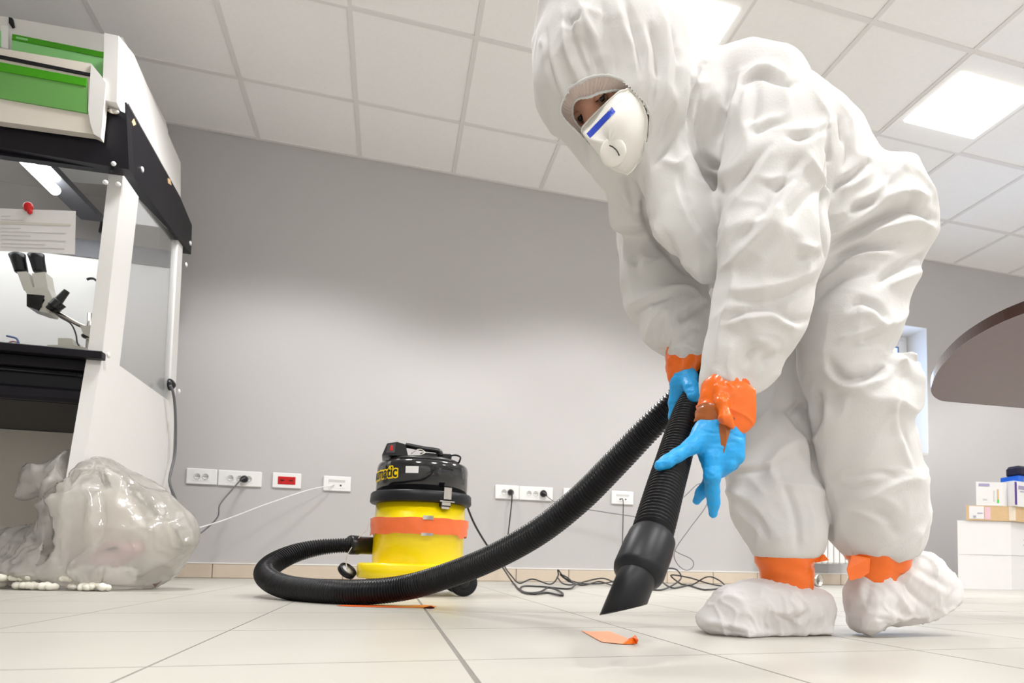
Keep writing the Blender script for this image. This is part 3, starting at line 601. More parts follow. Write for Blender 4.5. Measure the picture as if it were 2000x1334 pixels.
STROKES = [
 (-12, 8, [(1376, 122), (1362, 165), (1352, 205), (1344, 240)]), (-5, 8, [(1330, 250), (1300, 288), (1275, 325)]),  # (height mm, width px, points px)
 # far sleeve
 (-4, 7, [(1203, 379), (1220, 402), (1238, 423)]), (4, 8, [(1213, 440), (1242, 438), (1266, 442), (1292, 470)]), (-8, 10, [(1296, 460), (1312, 488), (1326, 510)]),
 (-4, 8, [(1240, 423), (1275, 424)]), (6, 8, [(1222, 596), (1266, 583), (1302, 567), (1345, 564), (1372, 583)]), (-5, 8, [(1238, 606), (1275, 592), (1308, 578)]),
 (-8, 9, [(1322, 628), (1345, 610), (1376, 590)]), (6, 8, [(1264, 650), (1280, 624), (1302, 610), (1304, 643), (1290, 675)]), (-5, 8, [(1275, 704), (1302, 676), (1306, 652)]), (-4, 9, [(1330, 660), (1350, 640), (1372, 640)]),
 (4, 5, [(1302, 685), (1335, 676), (1370, 688)]), (5, 14, [(1210, 480), (1216, 530), (1214, 575)]), (-4, 12, [(1240, 500), (1246, 550)]),
 # chest
 (5, 6, [(1262, 352), (1268, 392), (1275, 432), (1298, 468), (1325, 501), (1350, 524), (1371, 544)]), (-8, 7, [(1252, 355), (1258, 395), (1265, 436), (1288, 474), (1315, 508), (1340, 532)]),
 (3, 5, [(1318, 350), (1326, 385), (1338, 412), (1371, 471), (1404, 517)]), (-3, 6, [(1330, 350), (1340, 390), (1352, 420), (1384, 475)]), (-8, 10, [(1350, 285), (1372, 330), (1392, 352), (1410, 378)]), (-9, 6, [(1368, 300), (1388, 320), (1406, 330)]),
 (5, 8, [(1356, 270), (1358, 300), (1380, 340)]), (-5, 8, [(1222, 345), (1232, 385), (1238, 418)]), (4, 6, [(1205, 340), (1210, 380), (1228, 415)]), (4, 6, [(1290, 310), (1320, 322), (1345, 300)]),
 # near sleeve
 (5, 9, [(1516, 287), (1490, 320), (1467, 353), (1440, 385), (1417, 412)]), (-5, 9, [(1500, 282), (1470, 318), (1445, 350), (1420, 380)]),
 (7, 10, [(1592, 300), (1556, 346), (1516, 412), (1490, 450), (1457, 484), (1434, 508), (1407, 524)]), (-6, 11, [(1572, 300), (1536, 346), (1498, 405), (1470, 440), (1438, 478)]), (-5, 10, [(1600, 360), (1560, 400), (1530, 440)]),
 (-5, 7, [(1486, 356), (1505, 362), (1530, 356), (1552, 348)]), (5, 7, [(1480, 346), (1512, 350), (1545, 336)]),
 (6, 8, [(1560, 476), (1580, 484), (1602, 482)]), (-5, 8, [(1552, 500), (1576, 502), (1604, 500)]),
 (6, 9, [(1422, 566), (1470, 566), (1523, 556), (1560, 542), (1598, 524)]), (-6, 9, [(1430, 584), (1475, 588), (1523, 582), (1565, 566), (1595, 552)]),
 (-6, 8, [(1418, 622), (1452, 610), (1490, 603), (1530, 600)]), (6, 8, [(1420, 634), (1455, 624), (1490, 618), (1525, 614)]), (-6, 8, [(1513, 602), (1538, 618), (1560, 626), (1580, 622)]), (6, 8, [(1510, 616), (1535, 634), (1565, 642)]),
 (6, 9, [(1434, 540), (1424, 593), (1411, 630), (1400, 700)]), (5, 9, [(1467, 672), (1485, 664), (1510, 678), (1520, 700)]), (-5, 9, [(1457, 712), (1462, 690), (1476, 678)]), (-5, 10, [(1490, 720), (1500, 700), (1530, 690)]), (5, 8, [(1430, 670), (1424, 710), (1430, 745)]),
 # shoulder / upper back
 (-9, 7, [(1456, 162), (1470, 152), (1483, 147), (1500, 149), (1514, 154), (1538, 163), (1556, 158)]), (8, 8, [(1456, 148), (1483, 133), (1514, 140), (1540, 150)]),
 (-5, 6, [(1470, 262), (1483, 254), (1503, 243), (1534, 237)]), (5, 7, [(1466, 252), (1480, 242), (1503, 231), (1532, 226)]), (6, 8, [(1612, 240), (1586, 256), (1560, 256), (1535, 250)]), (-6, 8, [(1543, 264), (1572, 272), (1600, 262), (1614, 250)]),
 (6, 10, [(1462, 165), (1455, 210), (1448, 260)]), (-5, 10, [(1478, 170), (1474, 215), (1468, 240)]), (5, 9, [(1535, 170), (1540, 210), (1534, 230)]), (-6, 12, [(1432, 140), (1426, 190), (1412, 240), (1398, 280)]), (5, 10, [(1445, 130), (1440, 190), (1425, 250)]), (5, 10, [(1570, 150), (1596, 200), (1612, 240), (1612, 320)]),
 (-8, 8, [(1616, 250), (1616, 320), (1610, 385), (1612, 450), (1614, 500)]), (-6, 6, [(1640, 230), (1644, 255), (1648, 278)]), (5, 8, [(1628, 190), (1660, 240), (1668, 290)]), (-5, 7, [(1655, 270), (1658, 300), (1648, 330)]), (4, 8, [(1400, 110), (1385, 160), (1380, 220)]), (-5, 8, [(1388, 130), (1368, 190), (1360, 240)]),
 # waist and seat
 (-11, 8, [(1628, 378), (1642, 358), (1669, 343), (1697, 318)]), (7, 9, [(1640, 372), (1675, 355), (1690, 345), (1705, 325)]), (8, 10, [(1615, 425), (1640, 418), (1683, 426-34), (1722, 366), (1758, 330), (1776, 308)]), (-6, 7, [(1728, 338), (1730, 356), (1728, 374)]),
 (-10, 9, [(1655, 412), (1678, 404), (1703, 398)]), (-14, 10, [(1616, 490), (1645, 470), (1676, 452), (1728, 424), (1772, 406), (1800, 414), (1822, 430)]), (10, 14, [(1625, 460), (1670, 432), (1715, 400), (1762, 380), (1808, 392)]),
 (9, 12, [(1650, 478), (1700, 455), (1750, 440), (1797, 434), (1824, 452)]), (-9, 9, [(1630, 512), (1655, 496), (1680, 487), (1720, 482), (1752, 474)]), (8, 9, [(1632, 528), (1662, 510), (1700, 500), (1740, 497)]), (-8, 9, [(1715, 556), (1735, 538), (1760, 524), (1795, 506), (1828, 492)]), (7, 10, [(1730, 560), (1762, 545), (1800, 528)]), (6, 8, [(1775, 372), (1790, 385), (1818, 382)]), (-6, 8, [(1770, 386), (1784, 398), (1812, 398)]),
 # near leg
 (-6, 10, [(1586, 590), (1625, 555), (1660, 535), (1700, 528)]), (6, 11, [(1590, 562), (1630, 535), (1680, 518)]), (-8, 9, [(1730, 628), (1720, 606), (1700, 592), (1680, 588), (1662, 600)]), (8, 11, [(1672, 618), (1698, 612), (1718, 632), (1752, 628), (1772, 600)]),
 (-5, 9, [(1640, 680), (1680, 668), (1725, 650)]), (5, 9, [(1635, 665), (1680, 652), (1730, 636)]), (-12, 10, [(1618, 706), (1632, 726), (1650, 738), (1680, 740), (1710, 728), (1738, 708)]), (10, 9, [(1615, 722), (1632, 742), (1655, 754), (1685, 755), (1718, 742), (1748, 722)]),
 (5, 7, [(1739, 765), (1748, 800), (1753, 835), (1772, 890), (1795, 941)]), (-4, 7, [(1752, 762), (1760, 800), (1766, 835), (1784, 890)]), (-3, 6, [(1655, 934), (1690, 928), (1725, 924), (1755, 936)]), (4, 7, [(1655, 942), (1695, 936), (1730, 934)]),
 (-8, 10, [(1596, 770), (1600, 812), (1588, 858)]), (6, 10, [(1612, 760), (1616, 812), (1606, 862)]), (-3, 12, [(1700, 1000), (1730, 1015), (1752, 1045)]), (4, 10, [(1640, 980), (1700, 968), (1740, 980), (1770, 1010)]),
 # far leg
 (-7, 8, [(1538, 802), (1563, 835), (1584, 872), (1592, 915)]), (7, 8, [(1528, 808), (1552, 842), (1574, 882), (1582, 925)]), (-7, 7, [(1568, 780), (1552, 795), (1538, 806)]), (-4, 7, [(1425, 925), (1460, 922), (1493, 917), (1525, 908), (1553, 893)]), (5, 8, [(1430, 912), (1470, 908), (1515, 898), (1545, 882)]), (4, 8, [(1458, 926), (1475, 945), (1496, 968)]),
 (-5, 8, [(1518, 920), (1538, 960), (1553, 1002), (1558, 1040), (1558, 1075)]), (4, 8, [(1574, 960), (1588, 1010), (1592, 1060)]), (4, 7, [(1440, 1000), (1462, 1020), (1482, 1040), (1476, 1070)]), (-4, 7, [(1470, 1000), (1488, 1020), (1500, 1050)]),
 # hood
 (6, 6, [(1098, 20), (1108, 90), (1114, 120), (1135, 165)]), (-5, 8, [(1110, 30), (1122, 90), (1146, 148)]), (5, 5, [(1128, 0), (1150, 50), (1166, 80), (1182, 140)]), (-6, 8, [(1100, 38), (1118, 44), (1135, 30)]), (6, 6, [(1104, 62), (1120, 52), (1140, 50)]), (-4, 7, [(1140, 60), (1152, 100), (1165, 144)]),
 (-5, 8, [(1178, 10), (1188, 60), (1196, 105), (1200, 145)]), (6, 8, [(1205, 0), (1215, 50), (1232, 90), (1242, 150)]), (-6, 8, [(1222, 0), (1240, 60), (1252, 110), (1256, 165)]), (6, 8, [(1258, 60), (1262, 110), (1256, 160)]), (-7, 9, [(1270, 50), (1284, 100), (1285, 150), (1276, 200)]), (6, 8, [(1290, 20), (1302, 80), (1300, 150), (1290, 210)]), (-5, 9, [(1312, 60), (1322, 120), (1318, 180)]), (5, 8, [(1332, 90), (1340, 140), (1336, 200), (1310, 260)]),
 (-6, 8, [(1344, 120), (1348, 180), (1345, 230)]), (4, 7, [(1150, 10), (1130, 50), (1092, 100)]), (-4, 7, [(1066, 60), (1070, 120), (1088, 180)]), (5, 7, [(1052, 80), (1064, 90), (1062, 120)]), (4, 6, [(1078, 100), (1090, 150), (1104, 190)]), (-5, 8, [(1290, 270), (1300, 240), (1318, 200)]),
]
def stroke_disp(P, N, strokes, hitf, scale=1.0):
    D = np.zeros(len(P))
    for h, wpx, pts in strokes:
        pts = catmull(np.array(pts, float), 5) if len(pts) > 2 else np.array([np.array(pts[0])*(1-t)+np.array(pts[1])*t for t in np.linspace(0, 1, 8)])
        Q = [(i/(len(pts)-1), hitf(*p)) for i, p in enumerate(pts)]; Q = [(t, q) for t, q in Q if q is not None]
        if len(Q) < 2: continue
        Tt = np.array([q[0] for q in Q]); Q = np.array([q[1] for q in Q]); wd = wpx*Q[:, 1].mean()/FPX
        sel = np.where((P >= Q.min(0)-3.2*wd).all(1) & (P <= Q.max(0)+3.2*wd).all(1))[0]
        if not len(sel): continue
        X = P[sel]; best = np.full(len(sel), 9.); tb = np.zeros(len(sel))
        for i in range(len(Q)-1):
            e = Q[i+1]-Q[i]; L2 = e@e
            if L2 > .03**2*4: continue
            t = np.clip((X-Q[i])@e/max(L2, 1e-12), 0, 1); d = np.linalg.norm(X-Q[i]-t[:, None]*e, axis=1); m = d < best
            best = np.where(m, d, best); tb = np.where(m, Tt[i]+(Tt[i+1]-Tt[i])*t, tb)
        x_ = best/wd; prof = np.exp(-(x_*1.1)**2) if h < 0 else np.exp(-1.25*x_)*(1+.35*x_)
        D[sel] += h*.001*prof*(np.sin(np.pi*np.clip(tb, .02, .98))**.45)*scale
    return P+N*D[:, None]
P = folds(P, N, .0075, 7, 0)
P = folds(P, N, .0022, 17, 5)
P = stroke_disp(P, N, STROKES, hit, 1.75)
P = laplace(P, F, 1, .4)
#
RIM_O = [(1096, 205), (1106, 180), (1120, 167), (1150, 152), (1182, 147), (1210, 154), (1229, 166), (1250, 186), (1262, 205), (1271, 228), (1270, 255), (1262, 285), (1247, 318), (1225, 332), (1195, 322), (1165, 298), (1135, 266), (1108, 240), (1096, 222)]
RIM_I = [(1118, 214), (1122, 200), (1132, 192), (1150, 190), (1170, 182), (1190, 178), (1210, 176), (1225, 180), (1240, 193), (1252, 210), (1260, 232), (1259, 256), (1250, 284), (1236, 308), (1222, 320), (1198, 312), (1172, 292), (1145, 264), (1122, 236)]
def closed(P, n=6): P = np.array(P, float); Q = catmull(np.vstack([P[-2:], P, P[:3]]), n); return Q[2*n:(2+len(P))*n]
ro = closed(RIM_O)
uv = np.stack([CX+FPX*P[:, 0]/P[:, 1], CY-FPX*P[:, 2]/P[:, 1]], 1)
def inside(uv, poly):
    c = np.zeros(len(uv), bool); n = len(poly)
    for i in range(n):
        a, b = poly[i], poly[(i+1) % n]; m = ((a[1] > uv[:, 1]) != (b[1] > uv[:, 1])); xx = (b[0]-a[0])*(uv[:, 1]-a[1])/(b[1]-a[1]+1e-12)+a[0]; c ^= m & (uv[:, 0] < xx)
    return c
hole = inside(uv, ro) & (P[:, 1] < 1.10)
F = [f for f in F if not all(hole[i] for i in f)]
used = np.zeros(len(P), bool); used[[i for f in F for i in f]] = True; ix_ = np.cumsum(used)-1
P = P[used]; F = [tuple(int(ix_[i]) for i in f) for f in F]
suit = obj('coverall', (to_world(P), F), 'suit', man, True)
suit['label'] = 'loose white nonwoven hooded coverall'
SUITP, SUITF = P, F

# -- hood seam, gathered inner band, elastic
pre_tree = BVHTree.FromPolygons([tuple(p) for p in PRE[0]], PRE[1])
def hitb(tree, u, v):
    d = loc3(u, v, 1.); d /= np.linalg.norm(d); h = tree.ray_cast(Vector((0, 0, 0)), Vector(d)); return None if h[0] is None else (np.array(h[0]), np.array(h[1]))
Do = []
for (u, v) in ro:
    h = hitb(pre_tree, u, v); Do.append(min(1.08, h[0][1]) if h else 1.06)
Do = np.array(Do)
for _ in range(30): Do = .5*Do+.25*np.roll(Do, 1)+.25*np.roll(Do, -1)
ri = closed(RIM_I)
PO = np.array([loc3(u, v, d-.001) for (u, v), d in zip(ro, Do)]); Di = Do+.016; PI_ = np.array([loc3(u, v, d) for (u, v), d in zip(ri, Di)])
def closed_tube(P, r, n=6, wob=0):
    P = np.vstack([P, P[:1]]); V, F = tube(P, [r*(1+wob*math.sin(i*2.3)) for i in range(len(P))], n, cap=False); return to_world(np.array(V)), F
obj('hood_seam', closed_tube(PO, .0022, 6, .2), 'suit', man, True)['label'] = 'raised white seam around the hood opening'
nr = len(ro); V = []; F = []; L_ = 6; K_ = 4; m_ = nr*K_
for j in range(L_+1):
    t = j/L_
    for i in range(m_):
        a = i/K_; i0 = int(a) % nr; i1 = (i0+1) % nr; w1 = a-int(a); o_ = PO[i0]*(1-w1)+PO[i1]*w1; n_ = PI_[i0]*(1-w1)+PI_[i1]*w1
        p = o_*(1-t)+n_*t; p = p+np.array([0, .006*math.sin(math.pi*t)*1.0+.0022*math.sin(i*1.05+1.3*math.sin(i*.21))*math.sin(math.pi*min(1, t*1.0+.12)), 0]); V.append(p)
for j in range(L_):
    for i in range(m_): F.append((j*m_+i, j*m_+(i+1) % m_, (j+1)*m_+(i+1) % m_, (j+1)*m_+i))
obj('hood_band', (to_world(np.array(V)), F), 'inner', man, True)['label'] = 'gathered inner band of the hood'
obj('hood_elastic', closed_tube(PI_, .0021, 6, .3), 'suit', man, True)['label'] = 'frayed elastic edge of the hood'

# -- body: one continuous figure under the suit, only the face shows
B = Field(loc3(1010, 1240, 1.3)*[1, 0, 1]+[0, .86, 0], loc3(1870, -80, 1.3)*[1, 0, 1]+[0, 1.45, 0], .0075)
def shrink(st, k=.72): return [(q[0], q[1], q[2], q[3]*k, (q[4] if len(q) > 4 else q[3])*k) for q in st]
B.chain(shrink([(1370, 245, 1.13, 128, 118), (1430, 300, 1.15, 165, 150), (1500, 370, 1.17, 175, 158), (1575, 440, 1.17, 165, 150), (1680, 460, 1.17, 140, 145)], .66), kin=.04)
B.chain(shrink([(1615, 520, 1.27, 100, 85), (1545, 700, 1.26, 82, 80), (1510, 890, 1.22, 74, 72), (1532, 1060, 1.18, 50, 50), (1530, 1150, 1.18, 50, 50)], .6), k=.03)
B.chain(shrink([(1685, 520, 1.13, 104, 100), (1660, 705, 1.11, 86, 84), (1690, 890, 1.14, 74, 72), (1718, 1060, 1.18, 52, 52), (1700, 1120, 1.18, 48, 48)], .6), k=.03)
B.chain([(1530, 1150, 1.18, 32, 34), (1510, 1200, 1.18, 24, 34), (1440, 1218, 1.17, 18, 34)], k=.02); B.chain([(1715, 1110, 1.18, 32, 34), (1765, 1165, 1.19, 26, 32), (1715, 1205, 1.18, 18, 32)], k=.02)
B.chain(shrink([(1268, 345, 1.27, 72), (1283, 470, 1.24, 66), (1300, 555, 1.22, 60), (1338, 680, 1.145, 40), (1338, 720, 1.14, 36)], .62), k=.03)
B.chain(shrink([(1500, 200, 1.07, 90), (1508, 350, .99, 80), (1510, 480, .97, 76), (1446, 700, 1.0, 56), (1412, 800, 1.0, 46)], .62), k=.03)
B.chain([(1280, 245, 1.10, 55, 55), (1370, 245, 1.13, 70, 70)], k=.03)
body = B.mesh()
# head with brow, nose bridge and cheeks at a finer pitch, joined into the same surface
Hd = Field(loc3(1010, 400, 1.1)*[1, 0, 1]+[0, .94, 0], loc3(1390, -40, 1.1)*[1, 0, 1]+[0, 1.25, 0], .0028)
HC = loc3(1212, 200, 1.095); HR = .092
Hd.chain([(1196, 150, 1.10, 92, 92), (1212, 205, 1.095, 98, 96)], kin=.03)
Hd.chain([(1222, 240, 1.09, 74, 74), (1240, 275, 1.08, 48, 50)], k=.03)
def on_head(u, v, out=0.):
    d = loc3(u, v, 1.); d /= np.linalg.norm(d); b = d@HC; c = HC@HC-(HR)**2; q = b*b-c; t = b-math.sqrt(max(q, 0)); return d*(t-out)
def st_of(p, r): return (CX+FPX*p[0]/p[1], CY-FPX*p[2]/p[1], p[1], r)
nose = [(1146, 203, -.004, 11), (1152, 220, .002, 10), (1160, 240, .008, 12), (1172, 258, .014, 15)]
Hd.chain([st_of(on_head(u, v, o), r) for u, v, o, r in nose], k=.012)
Hd.chain([st_of(on_head(u, v, -.002), 9) for u, v in ((1120, 218), (1134, 206), (1150, 196), (1168, 186), (1186, 176))], k=.01)
for (u, v) in ((1176, 193), (1134, 231)):
    p = on_head(u, v, .002); Hd.carve(p, np.eye(3), (.0135, .010, .0095), .007)
head = Hd.mesh()
S2 = None
# merge: sample body field plus head field into one surface
Bf = Field(loc3(1010, 1240, 1.3)*[1, 0, 1]+[0, .86, 0], loc3(1870, -80, 1.3)*[1, 0, 1]+[0, 1.45, 0], .0075)
hv, hf = head; hv = laplace(hv, hf, 2); hv, hf = biggest(hv, hf)
bv, bf = biggest(*body); bv = laplace(bv, bf, 2)
me = bpy.data.meshes.new('body'); me.from_pydata(to_world(bv).tolist(), [], bf); bo = link('body_tmp', me)
me2 = bpy.data.meshes.new('head'); me2.from_pydata(to_world(hv).tolist(), [], hf); ho = link('head_tmp', me2)
mod = bo.modifiers.new('join', 'BOOLEAN'); mod.operation = 'UNION'; mod.object = ho; mod.solver = 'FAST'
dg = bpy.context.evaluated_depsgraph_get(); me3 = bpy.data.meshes.new_from_object(bo.evaluated_get(dg))
V = np.array([v.co[:] for v in me3.vertices]); F = [list(p.vertices) for p in me3.polygons]
bpy.data.objects.remove(bo); bpy.data.objects.remove(ho)
bd = obj('body', (V, F), 'skin', man, True); bd['label'] = 'body under the suit, only the lit brow, nose and eyes show'
def W1(p): return to_world(np.array([p]))[0]
for (u, v), tl in (((1177, 192), (11, -9.5)), ((1134, 230.5), (8, -8))):
    p = on_head(u, v, -.0042); c = W1(p)
    e = obj('eye', ball(c, .0078, 16, 10), 'eyew', bd, True)
    pf_ = W1(on_head(u-1, v+1, .0045)); ax = (pf_-c)/np.linalg.norm(pf_-c)
    obj('iris', revolve([(.0001, .0081), (.003, .0079), (.0046, .0070), (.0048, .0055)], c, ax, 16), 'eye', e, True)
    n = 9; lid = [W1(on_head(u+tl[0]*(k/4-1)*1.15-2.5, v+tl[1]*(k/4-1)*1.15-3.0+1.6*abs(k/4-1)**2, .0015+.001*(1-abs(k/4-1)))) for k in range(n)]
    obj('lashes', tube(lid, [.0006+.0014*(1-abs(k/4-1)) for k in range(n)], 6), 'hair', bd, True)
    ld = [W1(on_head(u+tl[0]*(k/4-1)*1.1-5.5, v+tl[1]*(k/4-1)*1.1-5.5, .0005)) for k in range(n)]; obj('eyelid', tube(ld, [.0015+.0042*(1-abs(k/4-1)**2) for k in range(n)], 10), 'skin', bd, True)
    brow = [W1(on_head(u+tl[0]*(k/4-1)*1.5-11, v+tl[1]*(k/4-1)*1.5-11, .002)) for k in range(n)]
    obj('eyebrow', tube(brow, [.0008+.0014*(1-abs(k/4-1)**2) for k in range(n)], 6), 'hair', bd, True)

# -- respirator mask
MB_ = [(1138, 254), (1148, 240), (1162, 225), (1180, 208), (1198, 192), (1214, 180), (1230, 184), (1246, 203), (1257, 230), (1258, 256), (1252, 286), (1241, 312), (1224, 332), (1204, 330), (1186, 316), (1166, 293), (1148, 272)]
mb = closed(MB_, 3); Dm = []
for (u, v) in mb:
    k = np.argmin(((ro-[u, v])**2).sum(1)); Dm.append(Do[k]+.004)
Dm = np.array(Dm)
for _ in range(12): Dm = .5*Dm+.25*np.roll(Dm, 1)+.25*np.roll(Dm, -1)
mc_ = mb.mean(0); mb2 = mc_+(mb-mc_)*np.where(mb[:, :1] > 1222, 1.10, 1.03); bp_ = np.array([loc3(u, v, d-.004) for (u, v), d in zip(mb2, Dm)]); ctr = bp_.mean(0); apex = loc3(1190, 276, ctr[1]-.040)
NR = 14; V = [apex]; F = []; n = len(bp_)
for j in range(1, NR+1):
    r_ = j/NR
    for i in range(n):
        base_ = ctr+(bp_[i]-ctr)*r_; V.append(base_+(apex-ctr)*(1-r_**2.6)**.9+np.array([0, .0006*math.sin(i*.9), 0]))
for i in range(n): F.append((0, 1+i, 1+(i+1) % n))
for j in range(NR-1):
    for i in range(n): a = 1+j*n; F.append((a+i, a+n+i, a+n+(i+1) % n, a+(i+1) % n))
MV = np.array(V); mask_tree = BVHTree.FromPolygons([tuple(p) for p in MV], F)
mk = obj('respirator_mask', (to_world(MV), F), 'mask', man, True); mk['label'] = 'white cup respirator with a blue stripe'
obj('mask_edge', closed_tube(bp_, .0022, 8), 'maskb', mk, True)
def surf_patch(tree, quad, off=.0012, nu=8, nv=3, thick=.0008):
    q = [np.array(p, float) for p in quad]; V = []; F = []
    for lay in (off, off-thick):
        for j in range(nv+1):
            for i in range(nu+1):
                s_, t_ = i/nu, j/nv; p = (q[0]*(1-s_)+q[1]*s_)*(1-t_)+(q[3]*(1-s_)+q[2]*s_)*t_; h = hitb(tree, *p)
                if h is None: h = (V[-1] if V else loc3(*p, 1.0), None)
                d = h[0]/np.linalg.norm(h[0]); V.append(h[0]-d*lay)
    w_ = nu+1; m = w_*(nv+1)
    for j in range(nv):
        for i in range(nu): a = j*w_+i; F.append((a, a+w_, a+w_+1, a+1)); F.append((m+a, m+a+1, m+a+w_+1, m+a+w_))
    ed = [i for i in range(nu)]+[nu+j*w_ for j in range(nv)]+[nv*w_+nu-i for i in range(nu)]+[(nv-j)*w_ for j in range(nv)]
    for i in range(len(ed)): a, b = ed[i], ed[(i+1) % len(ed)]; F.append((a, b, m+b, m+a))
    return to_world(np.array(V)), F
obj('blue_stripe', surf_patch(mask_tree, [(1145.5, 261), (1195, 209), (1202, 218), (1152.5, 269.5)], .0012, 12, 3), 'blue', mk)
obj('nose_band', surf_patch(mask_tree, [(1140, 250), (1207, 187), (1214, 194), (1146, 258)], .001, 12, 3), 'maskb', mk)
hv_ = hitb(mask_tree, 1197, 297); cv = W1(hv_[0]); axv = -(to_world(np.array([hv_[0]+[.25, .8, .35]]))[0]-cv); axv /= np.linalg.norm(axv)
vl = obj('exhalation_valve', revolve([(.0215, -.004), (.021, .0005), (.0185, .0025), (.012, .0034), (.001, .0036)], cv, axv, 28), 'mask', mk, True); vl['label'] = 'round exhalation valve'
vt = [hitb(mask_tree, u, v)[0]*1.0022 for u, v in ((1190, 284), (1197, 287), (1203, 292), (1207, 298), (1209.5, 304))]
obj('valve_slit', (lambda vf: (to_world(np.array(vf[0])), vf[1]))(tube([p*(1-.009) for p in vt], .0009, 6)), 'black', vl, True)
# strap and clear tape at the throat
sp = [PRE_H for PRE_H in [(lambda h: h[0]*(1-.003) if h else None)(hitb(pre_tree, u, v)) for u, v in ((1262, 300), (1290, 296), (1318, 282), (1334, 262))] if PRE_H is not None]

# -- loft helper for cuffs (elliptical rings in the image plane and in depth)
def loft(st, n=28, amp=.0, seed=0, twist=None):
    C_ = [loc3(*q[:3]) for q in st]; V = []; F = []; m = len(st)
    for j, q in enumerate(st):
        a = C_[max(0, j-1)]; b = C_[min(m-1, j+1)]; e = (b-a)/np.linalg.norm(b-a); side = np.array([e[2], 0, -e[0]]); side /= np.linalg.norm(side); dep = np.cross(side, e)
        ru, rd = q[3]*q[2]/FPX, q[4]*q[2]/FPX
        for k in range(n):
            t = 2*math.pi*k/n; w_ = 1+amp*noise.noise(Vector((math.cos(t)*2+seed, math.sin(t)*2, j*.45+seed)))
            V.append(C_[j]+side*math.cos(t)*ru*w_+dep*math.sin(t)*rd*w_)
    for j in range(m-1):
        for k in range(n): a, b = j*n+k, j*n+(k+1) % n; F.append((a, b, b+n, a+n))
    return V, F
def dense(st, k=4): return [tuple(r) for r in catmull(np.array(st, float), k)]
def wob(vf): return to_world(np.array(vf[0])), vf[1]
ankle1 = dense([(1537, 1066, 1.18, 58, 54), (1534, 1098, 1.18, 57, 52), (1537, 1125, 1.18, 49, 47), (1537, 1160, 1.18, 45, 44)])
obj('ankle_tape', wob(loft(ankle1, 30, .12, 1)), 'orange', man, True)['label'] = 'orange tape wrapped around the ankle of the flat foot'
ankle2 = dense([(1712, 1066, 1.18, 60, 54), (1712, 1098, 1.18, 58, 52), (1708, 1118, 1.18, 46, 46), (1712, 1140, 1.18, 40, 42)])
obj('ankle_tape', wob(loft(ankle2, 30, .12, 4)), 'orange', man, True)['label'] = 'orange tape wrapped around the ankle of the raised foot'
def px_patch(pts, th=.0012):   # small loose flap: its own corners with depth
    P = [W1(loc3(*p)) for p in pts]; return prism(P, FV*th)
obj('tape_flap', px_patch([(1588, 1084, 1.155), (1610, 1083, 1.14), (1619, 1094, 1.14), (1600, 1098, 1.145), (1580, 1099, 1.155)]), 'orange', man)
obj('tape_flap', J(px_patch([(1664, 1084, 1.13), (1654, 1112, 1.12), (1660, 1134, 1.12), (1684, 1128, 1.125), (1698, 1118, 1.13), (1700, 1090, 1.13)]), ), 'orange', man)
far_c = dense([(1336, 676, 1.145, 36, 36), (1335, 700, 1.143, 36, 34), (1332, 725, 1.143, 31, 30), (1330, 752, 1.143, 24, 25)])
obj('wrist_tape', wob(loft(far_c, 28, .16, 2)), 'orange', man, True)['label'] = 'orange tape cuff on the farther wrist'
near_c = dense([(1424, 752, 1.0, 48, 46), (1418, 772, .995, 51, 46), (1413, 800, .99, 51, 42), (1407, 822, .985, 49, 36)])
ntp = obj('wrist_tape', wob(loft(near_c, 36, .14, 3)), 'orange', man, True); ntp['label'] = 'orange tape cuff with a knot on the nearer wrist'
obj('tape_overlap', wob(loft(dense([(1409.5, 810, .988, 50.5, 41), (1406, 822, .986, 50, 38), (1403, 836, .984, 49.5, 33)]), 36, .12, 3)), 'otape', ntp, True)['label'] = 'darker band where the tape overlaps the glove'
kn = [(1404, 758, .962, 5), (1409, 785, .95, 7), (1417, 815, .945, 9), (1430, 833, .945, 6)]
Kf = Field(loc3(1385, 850, .95)*[1, 0, 1]+[0, .92, 0], loc3(1480, 735, .95)*[1, 0, 1]+[0, 1.0, 0], .0015)
Kf.chain(kn, k=.006, pad=.02); Kf.chain([(1404, 757, .957, 6, 4), (1428, 778, .958, 16, 4), (1446, 796, .963, 19, 4), (1440, 824, .963, 14, 4)], k=.006, pad=.02)
kv, kf = Kf.mesh(); kv = laplace(kv, kf, 1); kn_ = normals(kv, kf); kn_ *= 1. if ((kv-kv.mean(0))*kn_).sum() > 0 else -1.; kv = folds(kv, kn_, .0028, 22, 3); kv = folds(kv, kn_, .0012, 60, 8); obj('tape_knot', (to_world(kv), kf), 'orange', ntp, True)
obj('tape_tail', px_patch([(1404, 828, .953), (1418, 826, .949), (1428, 836, .951), (1419, 866, .950), (1411, 896, .953)]), 'otape', ntp)

